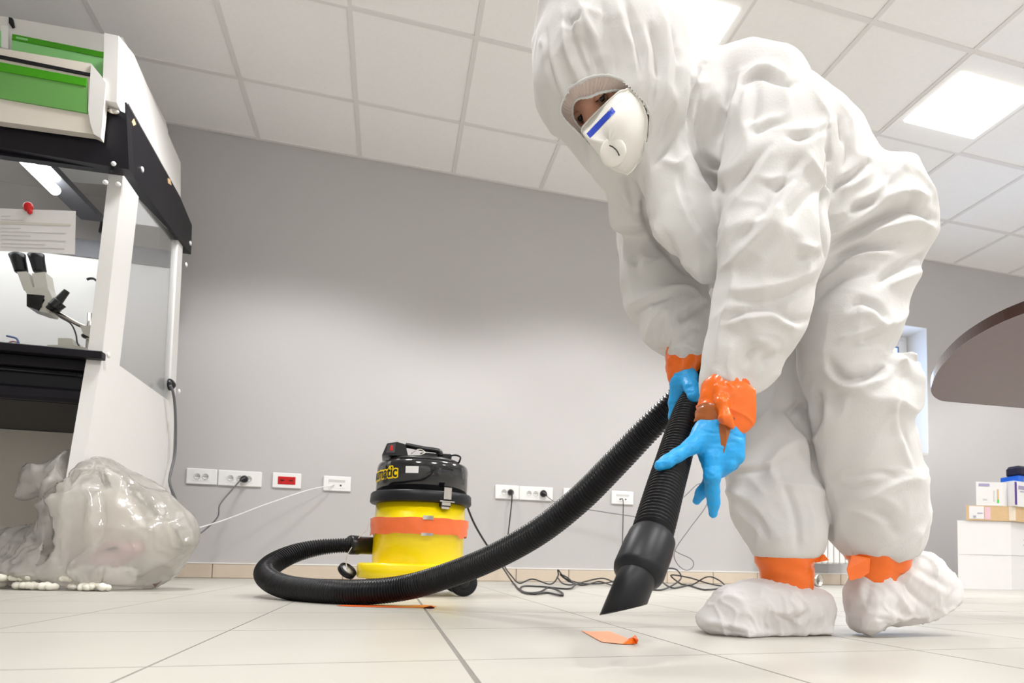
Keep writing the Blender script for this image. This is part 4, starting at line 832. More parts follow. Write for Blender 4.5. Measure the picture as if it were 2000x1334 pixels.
# -- gloves
def glove(chains, lo, hi, label, vx=.0019, strokes=()):
    G = Field(lo, hi, vx)
    for st, k in chains: G.chain(st, k=k, kin=.006, pad=.02)
    P, F = G.mesh(); P, F = biggest(P, F); P = laplace(P, F, 2); N = normals(P, F)
    if ((P-P.mean(0))*N).sum() < 0: F = [f[::-1] for f in F]; N = -N
    d = np.array([noise.noise(Vector(p)*Vector((60, 60, 200)) if False else Vector((p[0]*45, p[1]*45, p[2]*190)))*.0006 for p in P]); P = P+N*d[:, None]
    tr = BVHTree.FromPolygons([tuple(p) for p in P], F)
    P = stroke_disp(P, N, strokes, lambda u, v: (lambda h: None if h is None else h[0])(hitb(tr, u, v)))
    o = obj('glove', (to_world(P), F), 'glove', man, True); o['label'] = label; return o
near_hand = [([(1410, 820, .99, 42, 28), (1404, 850, .98, 44, 26), (1402, 884, .975, 38, 24), (1400, 905, .975, 27, 22)], .01),
 ([(1412, 838, .98, 38, 26), (1424, 868, .975, 27, 26), (1430, 885, .97, 19, 20)], .012),
 ([(1375, 850, .972, 24, 20), (1350, 872, .957, 16), (1322, 890, .945, 13.5), (1303, 902, .94, 13), (1289, 909, .938, 11.5)], .012),
 ([(1392, 898, .965, 19), (1391, 930, .96, 16), (1392, 962, .97, 13), (1394, 982, .975, 11.5), (1393, 1003, .98, 9)], .008),
 ([(1402, 905, .985, 16), (1388, 938, .995, 13), (1370, 962, 1.005, 11), (1361, 978, 1.01, 8.5)], .005),
 ([(1420, 880, .965, 17), (1422, 908, .965, 14), (1408, 920, .985, 12), (1398, 906, 1.0, 11)], .006),
 ([(1437, 870, .968, 14), (1441, 893, .968, 12), (1430, 908, .985, 11), (1416, 900, 1.0, 10)], .006)]
glove(near_hand, loc3(1260, 1030, 1.0)*[1, 0, 1]+[0, .9, 0], loc3(1475, 790, 1.0)*[1, 0, 1]+[0, 1.06, 0], 'blue nitrile glove of the nearer hand, finger pointing down',
 strokes=[(1.2, 3, [(1372, 836), (1395, 842), (1410, 836)]), (1.2, 3, [(1376, 846), (1396, 852), (1408, 846)]), (-1.2, 3, [(1372, 841), (1395, 847)]), (-1.2, 3, [(1380, 925), (1392, 930), (1404, 922)]), (1, 2.5, [(1379, 919), (1392, 922)]), (-1.2, 3, [(1380, 944), (1392, 948), (1402, 942)]), (-1.2, 3, [(1382, 960), (1393, 963)]), (-1.4, 2.5, [(1384, 982), (1402, 982)]), (1, 3, [(1410, 870), (1400, 900)]), (-1, 3, [(1350, 862), (1340, 885)]), (-1, 3, [(1428, 848), (1452, 856)]), (1, 3, [(1430, 858), (1452, 866)])])
far_hand = [([(1332, 728, 1.143, 26, 24), (1336, 745, 1.135, 25, 22), (1333, 765, 1.14, 20, 18)], .01),
 ([(1344, 738, 1.125, 18, 15), (1350, 756, 1.095, 13.5), (1355, 772, 1.085, 11.5), (1356, 776, 1.084, 10)], .01),
 ([(1326, 752, 1.14, 17), (1319, 785, 1.145, 13), (1317, 815, 1.15, 11), (1320, 838, 1.15, 8.5)], .007),
 ([(1336, 758, 1.15, 15), (1329, 792, 1.162, 12), (1327, 822, 1.168, 10), (1331, 838, 1.165, 8)], .004),
 ([(1346, 758, 1.16, 14), (1341, 794, 1.175, 11), (1342, 822, 1.178, 9)], .004),
 ([(1356, 758, 1.165, 12), (1354, 788, 1.18, 10), (1352, 808, 1.182, 8)], .004)]
glove(far_hand, loc3(1290, 870, 1.15)*[1, 0, 1]+[0, 1.04, 0], loc3(1395, 690, 1.15)*[1, 0, 1]+[0, 1.22, 0], 'blue nitrile glove of the farther hand, gripping the hose from behind',
 strokes=[(-1.2, 3, [(1339, 758), (1355, 755)]), (-1.2, 3, [(1342, 768), (1360, 764)]), (-1.2, 3, [(1308, 790), (1330, 788)]), (-1.2, 3, [(1308, 815), (1325, 815)]), (1, 4, [(1325, 725), (1318, 760)])])

# -- shoe covers
def shoe(chains, lo, hi, label, strokes, cuts=(), amp=.0055):
    G = Field(lo, hi, .0036)
    for st, k in chains: G.chain(st, k=k, kin=.02, pad=.04)
    # floor plane in camera axes
    zf = np.array([0, 0, 1.]); n = -np.array([zf@RV, zf@FV, zf@UV]); p0 = np.array([0, 0, 0])-n*0; pw = np.array([(np.array([.7, 1.1, .0015])-CP)@RV, (np.array([.7, 1.1, .0015])-CP)@FV, (np.array([.7, 1.1, .0015])-CP)@UV])
    G.halfspace(pw, n, .004)
    for p, nn2 in cuts: G.halfspace(p, nn2, .02)
    P, F = G.mesh(); P, F = biggest(P, F); P = laplace(P, F, 2); N = normals(P, F)
    if ((P-P.mean(0))*N).sum() < 0: F = [f[::-1] for f in F]; N = -N
    tr = BVHTree.FromPolygons([tuple(p) for p in P], F); fz = to_world(P)[:, 2]
    Q = folds(P, N, amp, 17, 2); Q = folds(Q, N, .003, 34, 6)
    Q = stroke_disp(Q, N, strokes, lambda u, v: (lambda h: None if h is None else h[0])(hitb(tr, u, v)), 1.2)
    Wd = to_world(Q); Wd[:, 2] = np.maximum(Wd[:, 2], .0012)
    o = obj('shoe_cover', (Wd, F), 'shoe', man, True); o['label'] = label; return o
shoe([([(1403, 1207, 1.16, 33, 52), (1432, 1192, 1.16, 45, 58), (1470, 1182, 1.17, 47, 60), (1520, 1185, 1.17, 50, 56), (1560, 1190, 1.18, 46, 50), (1594, 1205, 1.19, 30, 40)], .02), ([(1590, 1180, 1.19, 34, 40)], .02), ([(1375, 1213, 1.16, 10, 40), (1440, 1232, 1.16, 20, 62), (1600, 1232, 1.19, 16, 52)], .02)],
 loc3(1330, 1275, 1.2)*[1, 0, 1]+[0, 1.04, 0], loc3(1665, 1110, 1.2)*[1, 0, 1]+[0, 1.32, 0], 'baggy white shoe cover standing flat on the floor',
 [(5, 8, [(1375, 1215), (1430, 1225), (1480, 1237), (1520, 1238)]), (-5, 7, [(1385, 1224), (1435, 1233), (1480, 1240)]), (6, 9, [(1548, 1152), (1565, 1175), (1558, 1200), (1556, 1225)]), (-7, 8, [(1560, 1170), (1575, 1190), (1562, 1208), (1548, 1200)]), (6, 9, [(1500, 1190), (1530, 1200), (1550, 1190)]), (-5, 8, [(1510, 1200), (1538, 1210), (1550, 1228)]), (5, 8, [(1580, 1150), (1600, 1180), (1608, 1215)]), (-5, 8, [(1590, 1150), (1612, 1185), (1618, 1215)]), (5, 8, [(1400, 1175), (1425, 1165), (1455, 1180)]), (5, 10, [(1430, 1145), (1470, 1142), (1530, 1160)])])
n2 = np.array([.22, 0, -1.]); n2 /= np.linalg.norm(n2)
shoe([([(1690, 1212, 1.17, 28, 46), (1702, 1175, 1.18, 46, 48), (1745, 1165, 1.20, 56, 52), (1795, 1150, 1.21, 62, 50), (1828, 1152, 1.22, 44, 42)], .02), ([(1680, 1165, 1.18, 16, 30)], .02), ([(1700, 1120, 1.18, 34, 36), (1790, 1120, 1.2, 34, 40)], .03)],
 loc3(1625, 1275, 1.2)*[1, 0, 1]+[0, 1.05, 0], loc3(1905, 1065, 1.2)*[1, 0, 1]+[0, 1.34, 0], 'baggy white shoe cover with the heel raised off the floor',
 [(6, 8, [(1680, 1130), (1686, 1170), (1690, 1195)]), (-6, 8, [(1700, 1130), (1690, 1180), (1674, 1195)]), (5, 8, [(1680, 1195), (1720, 1200), (1790, 1205), (1840, 1190)]), (5, 7, [(1720, 1125), (1750, 1160), (1780, 1195)]), (-5, 8, [(1740, 1120), (1775, 1150), (1810, 1185)]), (5, 8, [(1760, 1110), (1800, 1135), (1845, 1160)]), (-4, 8, [(1785, 1105), (1825, 1130), (1855, 1150)]), (5, 6, [(1680, 1230), (1740, 1225), (1810, 1210), (1860, 1190)]), (6, 8, [(1700, 1215), (1740, 1212), (1780, 1200)])],
 cuts=[(loc3(1700, 1240, 1.2), n2)])

# ------------------------------------------------------------------ vacuum cleaner
vD = 2.262; VB = atD(812, 1163, vD); VC = np.array([VB[0], VB[1], 0]); pxm = vD/FPX
def vz(y): return atD(812, y, vD-.165)[2]
vac = thing('vacuum_cleaner', VC, 'yellow and black canister vacuum cleaner with orange tape around its drum', 'vacuum cleaner')
RB = 88*pxm
lean = np.array([-.012, 0, 0])
tilt = atD(816, 900, vD)-atD(810, 1100, vD); tilt = tilt/tilt[2]; tilt[1] = 0; tilt[0] = .030
def vrev(prof, n=64, sy=1.0): 
    v, f = revolve(prof, (0, 0, 0), n=n, sy=sy); return [VC+tilt*q[2]+np.array([q[0], q[1], 0]) for q in v], f
z0, z1, z2, z3, z4 = vz(1128), vz(1098), vz(972), vz(955), vz(893)
obj('lower_drum', vrev([(RB*.90, z0-.015), (RB*.985, z0), (RB*.99, z1), (RB*.985, vz(1027)-.012), (RB*1.01, vz(1027)-.010), (RB*1.01, vz(1027))]), 'yellow', vac, True)
obj('upper_drum', vrev([(RB*1.01, vz(1027)), (RB*1.01, vz(1027)+.010), (RB*.985, vz(1027)+.012), (RB*.975, z2+.01)]), 'yellow', vac, True)
obj('drum_gasket', vrev([(RB*1.0, z2-.012), (RB*1.085, z2-.010), (RB*1.11, z2-.004), (RB*1.10, z3-.006), (RB*1.07, z3), (RB*.99, z3+.001)]), 'rubber', vac, True)
hd = obj('motor_head', vrev([(RB*1.0, z3-.002), (RB*1.0, z4-.022), (RB*.985, z4-.008), (RB*.95, z4), (RB*.86, z4+.003), (RB*.855, z4+.001), (RB*.4, z4+.004), (.001, z4+.005)]), 'gloss', vac, True)
# base tray (rounded, wider to the left) with wheels
tx0, tx1 = atD(700, 1115, vD)[0]-VC[0], atD(902, 1115, vD)[0]-VC[0]
def rrect(x0, x1, y0, y1, r, n=8):
    out = []
    for cx_, cy_, a0 in ((x1-r, y1-r, 0), (x0+r, y1-r, 90), (x0+r, y0+r, 180), (x1-r, y0+r, 270)):
        for k in range(n+1): a = math.radians(a0+90*k/n); out.append((cx_+r*math.cos(a), cy_+r*math.sin(a)))
    return out
def tray(x0, x1, y0, y1, r, zs):
    V = []; F = []; n = None
    for z, ins in zs:
        pts = rrect(x0+ins, x1-ins, y0+ins, y1-ins, max(.01, r-ins)); n = len(pts); V += [VC+np.array([a, b, z]) for a, b in pts]
    m = len(zs)
    for j in range(m-1):
        for k in range(n): a, b = j*n+k, j*n+(k+1) % n; F.append((a, b, b+n, a+n))
    F.append(list(range(n))[::-1]); F.append([(m-1)*n+k for k in range(n)]); return V, F
obj('base_tray', tray(tx0, tx1, -.19, .17, .12, [(vz(1131), .004), (vz(1129), 0), (vz(1106), 0), (vz(1102), .004), (vz(1101), .012)]), 'yellow', vac, True)
obj('base_hull', tray(tx0+.03, tx1-.03, -.165, .15, .11, [(vz(1145), .02), (vz(1140), .004), (vz(1130), 0)]), 'yellow', vac, True)
wc = atD(905, 1138, vD-.06); wr = 26*pxm
for s_, yy in ((0, wc[1]), (1, wc[1]+.30)):
    whl = obj('wheel', revolve([(wr*.9, -.018), (wr, -.012), (wr, .012), (wr*.9, .018), (wr*.5, .02), (.001, .02)], (wc[0], yy, wr), (0, -1, 0), 36), 'rubber', vac, True)
    obj('hub_cap', revolve([(wr*.45, .019), (wr*.42, .024), (.001, .025)], (wc[0], yy, wr), (0, -1, 0), 24), 'black', whl, True)
for xx, yy in ((768, -.14), (742, .10)):
    c_ = atD(xx, 1130, vD); c_ = np.array([c_[0], VC[1]+yy, .027])
    cs = obj('caster', revolve([(.022, -.012), (.027, -.006), (.027, .006), (.022, .012)], c_, (.2, -1, 0), 20), 'rubber', vac, True)
    obj('caster_fork', J(box(c_[0]-.02, c_[0]+.02, c_[1]-.02, c_[1]+.02, .048, vz(1140)+.004, .004)), 'black', cs)
# tape around the joint
V = []; F = []; n = 90; za, zb = vz(1010), vz(1046); rows = 6
for j in range(rows):
    t = j/(rows-1)
    for k in range(n):
        a = 2*math.pi*k/n; bow = .012*math.sin(a*1+.4)+.005*noise.noise(Vector((math.cos(a)*2, math.sin(a)*2, 1)))
        z = (za+.004*noise.noise(Vector((math.cos(a)*3, math.sin(a)*3, 5))))*(1-t)+(zb+.006+.012*noise.noise(Vector((math.cos(a)*3+4, math.sin(a)*3, 2)))-(.012 if -.2 < math.sin(a+.55) < -.0 else 0))*t
        r = RB*(1.075-.02*t+.018*noise.noise(Vector((math.cos(a)*5, math.sin(a)*5, t*6)))); V.append(VC+tilt*z+np.array([r*math.cos(a), r*math.sin(a), 0]))
for j in range(rows-1):
    for k in range(n): a, b = j*n+k, j*n+(k+1) % n; F.append((a, b, b+n, a+n))
obj('orange_tape', (V, F), 'orange2', vac, True)['label'] = 'crumpled orange tape around the drum joint'
def on_drum(px, z, r):   # point on the cylinder of radius r seen at px
    best = None
    for a in np.linspace(-math.pi, 0, 400):
        p = VC+tilt*z+np.array([r*math.cos(a), r*math.sin(a), 0]); d = p-CP; u = CX+FPX*(d@RV)/(d@FV)
        if best is None or abs(u-px) < best[0]: best = (abs(u-px), a, p)
    return best[1], best[2]
def drum_plate(a, wid, z0_, z1_, r, th=.002, n=8):
    V = []; F = []; da = wid/r
    for rr in (r, r+th):
        for j, z in enumerate((z0_, z1_)):
            for k in range(n+1): aa = a-da/2+da*k/n; V.append(VC+tilt*z+np.array([rr*math.cos(aa), rr*math.sin(aa), 0]))
    w_ = n+1; m = 2*w_
    for k in range(n): F += [(m+k, m+k+1, m+w_+k+1, m+w_+k), (k, w_+k, w_+k+1, k+1), (k, k+1, m+k+1, m+k), (w_+k, m+w_+k, m+w_+k+1, w_+k+1)]
    F += [(0, m, m+w_, w_), (n, w_+n, m+w_+n, m+n)]; return V, F
# silver clamps
a, p = on_drum(868, z2, RB)
cl = obj('clamp', drum_plate(a, .030, z3-.030, z3+.012, RB*1.115, .003), 'steel', vac); obj('clamp_lever', J(drum_plate(a, .034, z3-.052, z3-.030, RB*1.06, .006)), 'steel', cl)
obj('clamp_hook', J(drum_plate(a, .058, z3-.040, z3-.036, RB*1.12, .004), drum_plate(a, .03, z3-.064, z3-.056, RB*1.02, .008)), 'steel', cl); obj('clamp_base', drum_plate(a, .038, z3-.056, z3-.026, RB*1.0, .012), 'black', cl)
a, p = on_drum(834, vz(1027), RB)
cl = obj('clamp', drum_plate(a, .036, vz(1014), vz(1006), RB*1.06, .006), 'steel', vac); obj('clamp_hook', drum_plate(a, .040, vz(1046), vz(1040), RB*1.03, .008), 'steel', cl)
a2, p = on_drum(730, z2, RB)
# sticker and lettering on the motor head
a, p = on_drum(804.5, vz(914), RB*1.0)
sk = obj('paper_sticker', drum_plate(a, .046, vz(922), vz(908.5), RB*1.003, .0008), 'boxw', hd); 
zt = vz(932); th_ = .0; lz = .045
Vt, Ft = text_mesh('numatic', .056, .0012, .0006, 4)
Vt[:, 0] *= .86; wtxt = Vt[:, 0].max()
a_end, _ = on_drum(776, vz(922), RB)
def wrapt(V, dx=0., dz=0., r=RB*1.006, sc=1.0):
    out = []
    for q in V:
        s_ = (q[0]-wtxt+dx); aa = a_end+s_/RB; z = zt+.006+q[1]*1.0+dz+s_*.03; rr = r+q[2]; out.append(VC+tilt*z+np.array([rr*math.cos(aa), rr*math.sin(aa), 0]))
    return out
# yellow rounded field behind black letters: an outset copy of the lettering plus a bar
Vy, Fy = text_mesh('numatic', .056, .0058, .0005, 4); Vy[:, 0] *= .86
bar = []; nb = 40; Fb = []
for k in range(nb+1):
    for yb in (-.002, .030): bar.append((-.004+(wtxt+.004)*k/nb, yb, .0))
for k in range(nb): a_ = 2*k; Fb.append((a_, a_+2, a_+3, a_+1))
obj('yellow_backing', J((wrapt(Vy, r=RB*1.0035), Fy), (wrapt(np.array(bar), r=RB*1.0032), Fb)), 'yprint', hd)
obj('lettering', (wrapt(Vt, r=RB*1.0075), Ft), 'blackprint', hd)
# switch housing, handle and cable bits on top
def vbox(px0, px1, py0, py1, d0, d1, bev=.006):
    a = atD(px0, py1, vD); b = atD(px1, py0, vD); return box(a[0], b[0], VC[1]+d0, VC[1]+d1, a[2], b[2], bev)
obj('top_disc', (lambda q: ([VC+tilt*(z4+.003)+np.array([p[0]+.002, p[1], p[2]]) for p in q[0]], q[1]))(revolve([(RB*.80, 0), (RB*.78, .012), (RB*.70, .018), (.001, .019)], (0, 0, 0), n=48)), 'black', vac, True)
pA = atD(752, 890, vD); q = [(746, 889), (756, 866), (776, 863), (792, 868), (797, 890)]
sw = obj('switch_housing', prism([atY(a, b, VC[1]-.075) for a, b in q], (0, .14, 0)), 'black', vac)
fq = [atY(754, 884, VC[1]-.077), atY(757, 868, VC[1]-.077), atY(773, 866, VC[1]-.077), atY(771, 884, VC[1]-.077)]
sw2 = obj('switch_panel', prism(fq, (0, .003, 0)), 'gloss', sw); obj('rocker_switch', prism([atY(761, 880, VC[1]-.08), atY(763, 870, VC[1]-.08), atY(768, 869.5, VC[1]-.08), atY(767, 880, VC[1]-.08)], (0, .004, 0)), 'red', sw)
hp = [atD(793, 870, vD), atD(800, 871, vD), atD(830, 877, vD), atD(856, 881, vD), atD(862, 890, vD)]
obj('carry_handle', tube(catmull(hp, 5), .010, 12), 'black', vac, True)
obj('cable_cleat', J(vbox(850, 884, 884, 894, -.03, .04, .004), vbox(820, 856, 886, 895, -.05, .02, .004)), 'black', vac)
obj('string_loop', tube(catmull([atD(803, 886, vD-.05), atD(812, 880, vD-.06), atD(822, 878, vD-.05), (atD(830, 884, vD-.05)), atD(818, 889, vD-.07), atD(806, 889, vD-.05)], 5), .0016, 6), 'scope', vac, True)
obj('flex_loop', tube(catmull([atD(880, 890, vD), atD(890, 889, vD), atD(899, 893, vD), atD(897, 902, vD), atD(893, 906, vD+.02)], 6), .0035, 8), 'black', vac, True)
# inlet and hanging cap
ip = atD(726, 1066, vD); il = atD(681, 1064, 2.20); ax_ = il-ip; L0 = np.linalg.norm(ax_)
obj('hose_inlet', revolve([(.030, -.01), (.033, 0), (.033, L0*.55), (.036, L0*.6), (.036, L0*.92), (.032, L0)], ip, ax_, 32), 'black', vac, True)
cc = atD(678, 1115, 2.17)
cp_ = obj('dangling_cap', revolve([(.030, -.011), (.034, -.008), (.034, .008), (.030, .011), (.028, .011), (.027, .006), (.001, .006)], cc, (.55, -.45, .70), 32), 'rubber', vac, True)
obj('cap_disc', revolve([(.026, .0062), (.001, .0066)], cc, (.55, -.45, .70), 28), 'pvc2', cp_, True)
obj('cap_string', tube(catmull([atD(678, 1110, 2.15), atD(676, 1098, 2.17), atD(680, 1080, 2.17), atD(706, 1044, 2.21), atD(716, 1036, 2.24), atD(719, 1020, 2.26)], 5), .0014, 6), 'scope', vac, True)
VFLEX = [atD(893, 905, vD+.12), atD(905, 955, vD+.16), atD(909, 978, vD+.14), atD(925, 1020, vD+.2), atD(948, 1060, vD+.3), atD(975, 1098, vD+.45), atZ(1000, 1136, .012), atZ(1013, 1150, .006), atZ(1030, 1158, .006), atZ(1055, 1156, .006), atZ(1072, 1148, .012), atZ(1095, 1156, .006), atZ(1097, 1163, .006), atZ(1070, 1158, .006), atZ(1040, 1160, .006), atZ(1018, 1154, .006), atZ(1022, 1145, .006), atZ(1060, 1146, .006), atZ(1110, 1150, .006), atZ(1125, 1142, .014), atY(1150, 1134, 3.5), atY(1180, 1130, 3.5), atZ(1210, 1143, .008)]
VF, _ = resample(catmull(np.array(VFLEX, float), 8), .008); VF[:, 2] = np.maximum(VF[:, 2], .005); obj('power_flex', tube(VF, .0044, 8), 'cable', vac, True)
cable('power_cable', [atY(1088, 1127, 3.5), atZ(1100, 1140, .015), atZ(1120, 1141, .012), atY(1108, 1128, 3.5), atY(1094, 1122, 3.5), atY(1112, 1136, 3.5), atZ(1140, 1143, .006), atY(1170, 1136, 3.5), atZ(1200, 1145, .006)], .0042, 'cable', 'short black cable twisted on the floor between vacuum and nozzle')

# ------------------------------------------------------------------ hose, collar and nozzle
HP = [(700, 1065, 2.215, 15), (660, 1066, 2.20, 15), (620, 1070, 2.17, 16.5), (575, 1081, 2.12, 18.5), (535, 1100, 2.05, 21), (519, 1119, 1.98, 22), (532, 1136, 1.90, 23), (570, 1149, 1.83, 24), (640, 1156, 1.735, 25), (720, 1156, 1.70, 25.5), (800, 1146, 1.68, 25.5), (880, 1122, 1.62, 25.5), (960, 1090, 1.54, 26), (1050, 1040, 1.46, 27), (1130, 977, 1.40, 27.5), (1200, 907, 1.34, 27.5), (1260, 844, 1.29, 27), (1310, 795, 1.255, 26.5), (1350, 752, 1.235, 26), (1380, 722, 1.215, 26), (1402, 712, 1.18, 26.5), (1398, 730, 1.145, 27), (1372, 762, 1.13, 28), (1347, 800, 1.11, 30), (1330, 850, 1.06, 32.5), (1315, 900, 1.01, 35), (1300, 950, .955, 37.5), (1286, 1000, .905, 40), (1274, 1042, .865, 41.5)]
H3 = np.array([[*atD(u, v, D), r*D/FPX] for u, v, D, r in HP])
Hc = catmull(H3, 14); pitch = .0084; Hs, s_ = resample(Hc, pitch/7)
ph = (s_/pitch) % 1; prof = np.where(ph < .5, np.sin(ph*2*math.pi)*.5+.5, 0)*1.0
rr = Hs[:, 3]*(.86+.14*np.clip(np.sin(2*math.pi*s_/pitch)*.9+.35, 0, 1)**.8)
hose = thing('vacuum_hose', atD(700, 1180, 1.7)*[1, 1, 0], 'long black ribbed hose looping over the floor and up to the hands, with nozzle', 'hose')
obj('ribbed_tube', tube(Hs[:, :3], rr, 22), 'hose', hose, True)
e0, e1 = H3[-1][:3], H3[-2][:3]; ad = (e0-e1)/np.linalg.norm(e0-e1)
# collar and slanted tip
c0 = atD(1274, 1050, .858); c1 = atD(1242, 1130, .808); axc = (c1-c0)/np.linalg.norm(c1-c0); Lc = np.linalg.norm(c1-c0)
obj('hose_collar', revolve([(.030, -.002), (.0325, .0), (.0345, .004), (.0350, Lc*.2), (.0358, Lc*.3), (.0358, Lc*.82), (.034, Lc*.9), (.0285, Lc*.97), (.026, Lc)], c0, axc, 48), 'rubber', hose, True)
t1 = atD(1217, 1193, .772); tax = (t1-c1)/np.linalg.norm(t1-c1); n = 48; V = []; F = []
e = np.cross(tax, FV); e /= np.linalg.norm(e); e2 = np.cross(tax, e)
if e@RV > 0: e = -e                                     # e points left in the picture
rt_ = .0262; bs = c1-tax*.012; Lt = np.linalg.norm(t1-c1)+.012
PLp = atD(1178, 1200, .765); PLq = atD(1258, 1182, .79); PLn = np.cross(PLq-PLp, ray(1217, 1192)+np.array([0, 0, -.03]))   # plane of the slanted cut
for k in range(n):
    a = 2*math.pi*k/n; V.append(bs+rt_*(math.cos(a)*e+math.sin(a)*e2))
for rad in (rt_*.985, rt_*.87):
    for k in range(n):
        a = 2*math.pi*k/n; v0_ = bs+rad*(math.cos(a)*e+math.sin(a)*e2); V.append(v0_+tax*(((PLp-v0_)@PLn)/(tax@PLn)))
for k in range(n): V.append(bs+rt_*.87*(math.cos(2*math.pi*k/n)*e+math.sin(2*math.pi*k/n)*e2)+tax*.01)
for j in range(3):
    for k in range(n): a, b = j*n+k, j*n+(k+1) % n; F.append((a, b, b+n, a+n))
F.append([3*n+k for k in range(n)])
obj('slanted_nozzle', (V, F), 'rubber', hose, True)['label'] = 'smooth slanted nozzle tip'

# ------------------------------------------------------------------ tape scraps on the floor
def scrap(pts, z=.001, th=.0006): return prism([atZ(u, v, z) for u, v in pts], (0, 0, th))
t = thing('tape_scrap', atZ(1190, 1245, 0), 'peach-coloured strip of tape on the tiles in front of the nozzle, one end curled orange', 'tape')
obj('tape_strip', scrap([(1136, 1232), (1150, 1234), (1190, 1233), (1228, 1248), (1216, 1258), (1176, 1254), (1164, 1248)]), 'peach', t)
q = [atZ(1216, 1258, .0012), atZ(1244, 1257.5, .0012), atZ(1247, 1250, .012), atZ(1242, 1241, .013), atZ(1236, 1245, .010), atZ(1228, 1249, .002)]
obj('curled_end', prism(q, (0, .002, .0005)), 'orange', t)
t = thing('tape_scrap', atZ(760, 1184, 0), 'thin orange tape strip lying under the hose in front of the vacuum', 'tape')
obj('tape_strip', scrap([(657, 1183), (672, 1181.5), (780, 1183), (830, 1182), (852, 1184), (848, 1187), (760, 1186.5), (690, 1185)], .0008), 'orange2', t)
obj('curled_end', prism([atZ(826, 1187, .001), atZ(850, 1187, .001), atZ(842, 1183, .009), atZ(836, 1184, .004)], (0, .004, 0)), 'orange2', t)

# ------------------------------------------------------------------ laboratory cabinet at the left
X0 = -1.117; XLc = -2.45
cab = thing('laboratory_cabinet', (-1.78, 3.0, 0), 'tall white ventilated laboratory cabinet with black rails and green labels at the left', 'cabinet')
def sidepoly(pts, th=.03, x=X0): return prism([np.array([x, y, z]) for y, z in pts], (-th, 0, 0))
def pxs(pts, th=.03, x=X0): return prism([atX(u, v, x) for u, v in pts], (-th, 0, 0))
def pxf(pts, Y, th=.02): return prism([atY(u, v, Y) for u, v in pts], (0, th, 0))
obj('front_post', sidepoly([(2.50, 0), (2.684, .917), (2.767, 1.70), (2.93, 1.70), (2.84, .917), (2.70, 0)], .05), 'cabw', cab)
obj('rear_post', sidepoly([(3.43, 0), (3.43, 1.86), (3.50, 1.86), (3.52, 0)], .03), 'cabw', cab)
obj('side_panel', sidepoly([(2.702, 0), (2.845, .92), (3.428, .92), (3.428, 0)], .012, X0-.003), 'cabw', cab)
obj('side_glass', sidepoly([(2.845, .925), (2.932, 1.70), (3.428, 1.78), (3.428, .925)], .004, X0-.008), 'glass', cab)
obj('side_rail', pxs([(247, 200), (352, 385), (375, 440), (373, 497), (250, 332)], .05, X0+.012), 'cabb', cab)
obj('side_fascia', pxs([(232, 70), (262, 107), (353, 318), (353, 386), (250, 200), (243, 232), (228, 200)], .05, X0+.006), 'cabw', cab)
for (u, v) in ((278, 331), (372, 475), (364, 517), (212, 694), (350, 764)): obj('screw_cap', ball(atX(u, v, X0+.014), (.006, .012, .012), 10, 6), 'pvc', cab, True)
obj('orange_mark', J(pxs([(258, 238), (262, 232), (266, 243), (261, 246)], .002, X0+.0145), pxs([(328, 348), (333, 350), (335, 362), (329, 358)], .002, X0+.0145)), 'card', cab)
# back, inner surfaces
obj('back_panel', box(XLc, X0-.035, 3.44, 3.46, .86, 1.62), 'cabw', cab)
obj('back_band', box(XLc, X0-.035, 3.435, 3.455, 1.62, 1.71), 'smoke', cab)
obj('back_glass', box(XLc, X0-.035, 3.445, 3.45, 1.71, 1.95), 'glass', cab)
obj('left_side', box(XLc-.03, XLc, 2.55, 3.5, 0, 2.1), 'cabw', cab)
# front rail
obj('front_rail', pxf([(-60, 228), (0, 238), (183, 262), (198, 262), (200, 200), (247, 222), (252, 331), (0, 288), (-60, 278)], 2.70, .05), 'cabb', cab)
obj('lower_front_rail', pxf([(-60, 284), (0, 294), (246, 333), (246, 336), (0, 303), (-60, 292)], 2.73, .03), 'cabb', cab)
for (u, v) in ((222, 320), (206, 356), (231, 360)): obj('screw_cap', ball(atY(u, v, 2.70), (.010, .006, .010), 10, 6), 'pvc', cab, True)
obj('lock_knob', J(ball(atY(219, 330, 2.71), (.006, .006, .014), 10, 6)), 'black', cab, True)
# header with labels
obj('rear_header', pxf([(-60, 20), (0, 31), (240, 73), (246, 96), (244, 232), (-60, 200)], 2.80, .5), 'cabw', cab)
obj('header_groove', J(pxf([(17, 33), (24, 35), (27, 50), (22, 52), (17, 45)], 2.79, .02)), 'rubber', cab)
obj('header_rib', pxf([(2, 50), (16, 50), (16, 95), (2, 92)], 2.79, .01), 'pvc', cab)
g1 = obj('green_label', pxf([(24, 66), (229, 107), (225, 157), (22, 110)], 2.786, .006), 'lgreen', cab); obj('dark_green_stripe', pxf([(24, 66), (229, 107), (228, 117), (23, 77)], 2.783, .003), 'green', g1)
obj('label_line', J(pxf([(31, 71), (54, 75.6), (54, 79.6), (31, 75)], 2.780, .002)), 'lgreen', g1)
g0 = obj('green_label', pxf([(-60, 50), (1, 60), (1, 90), (-60, 80)], 2.786, .006), 'lgreen', cab)
can = obj('front_canopy', pxf([(-60, 84), (0, 94), (178, 124), (207, 160), (206, 176), (196, 269), (182, 262), (0, 237), (-60, 227)], 2.66, .03), 'cream', cab)
obj('canopy_end', pxf([(178, 124), (207, 162), (197, 270), (183, 262), (176, 240), (172, 215), (176, 150)], 2.652, .008), 'cabw', can)
obj('black_slot', pxf([(-60, 96), (0, 107), (178, 143), (178, 148), (0, 113), (-60, 103)], 2.653, .007), 'cabb', can)
obj('green_panel', pxf([(-60, 110), (0, 121), (169, 153), (171, 221), (0, 191), (-60, 180)], 2.654, .006), 'mgreen', can)
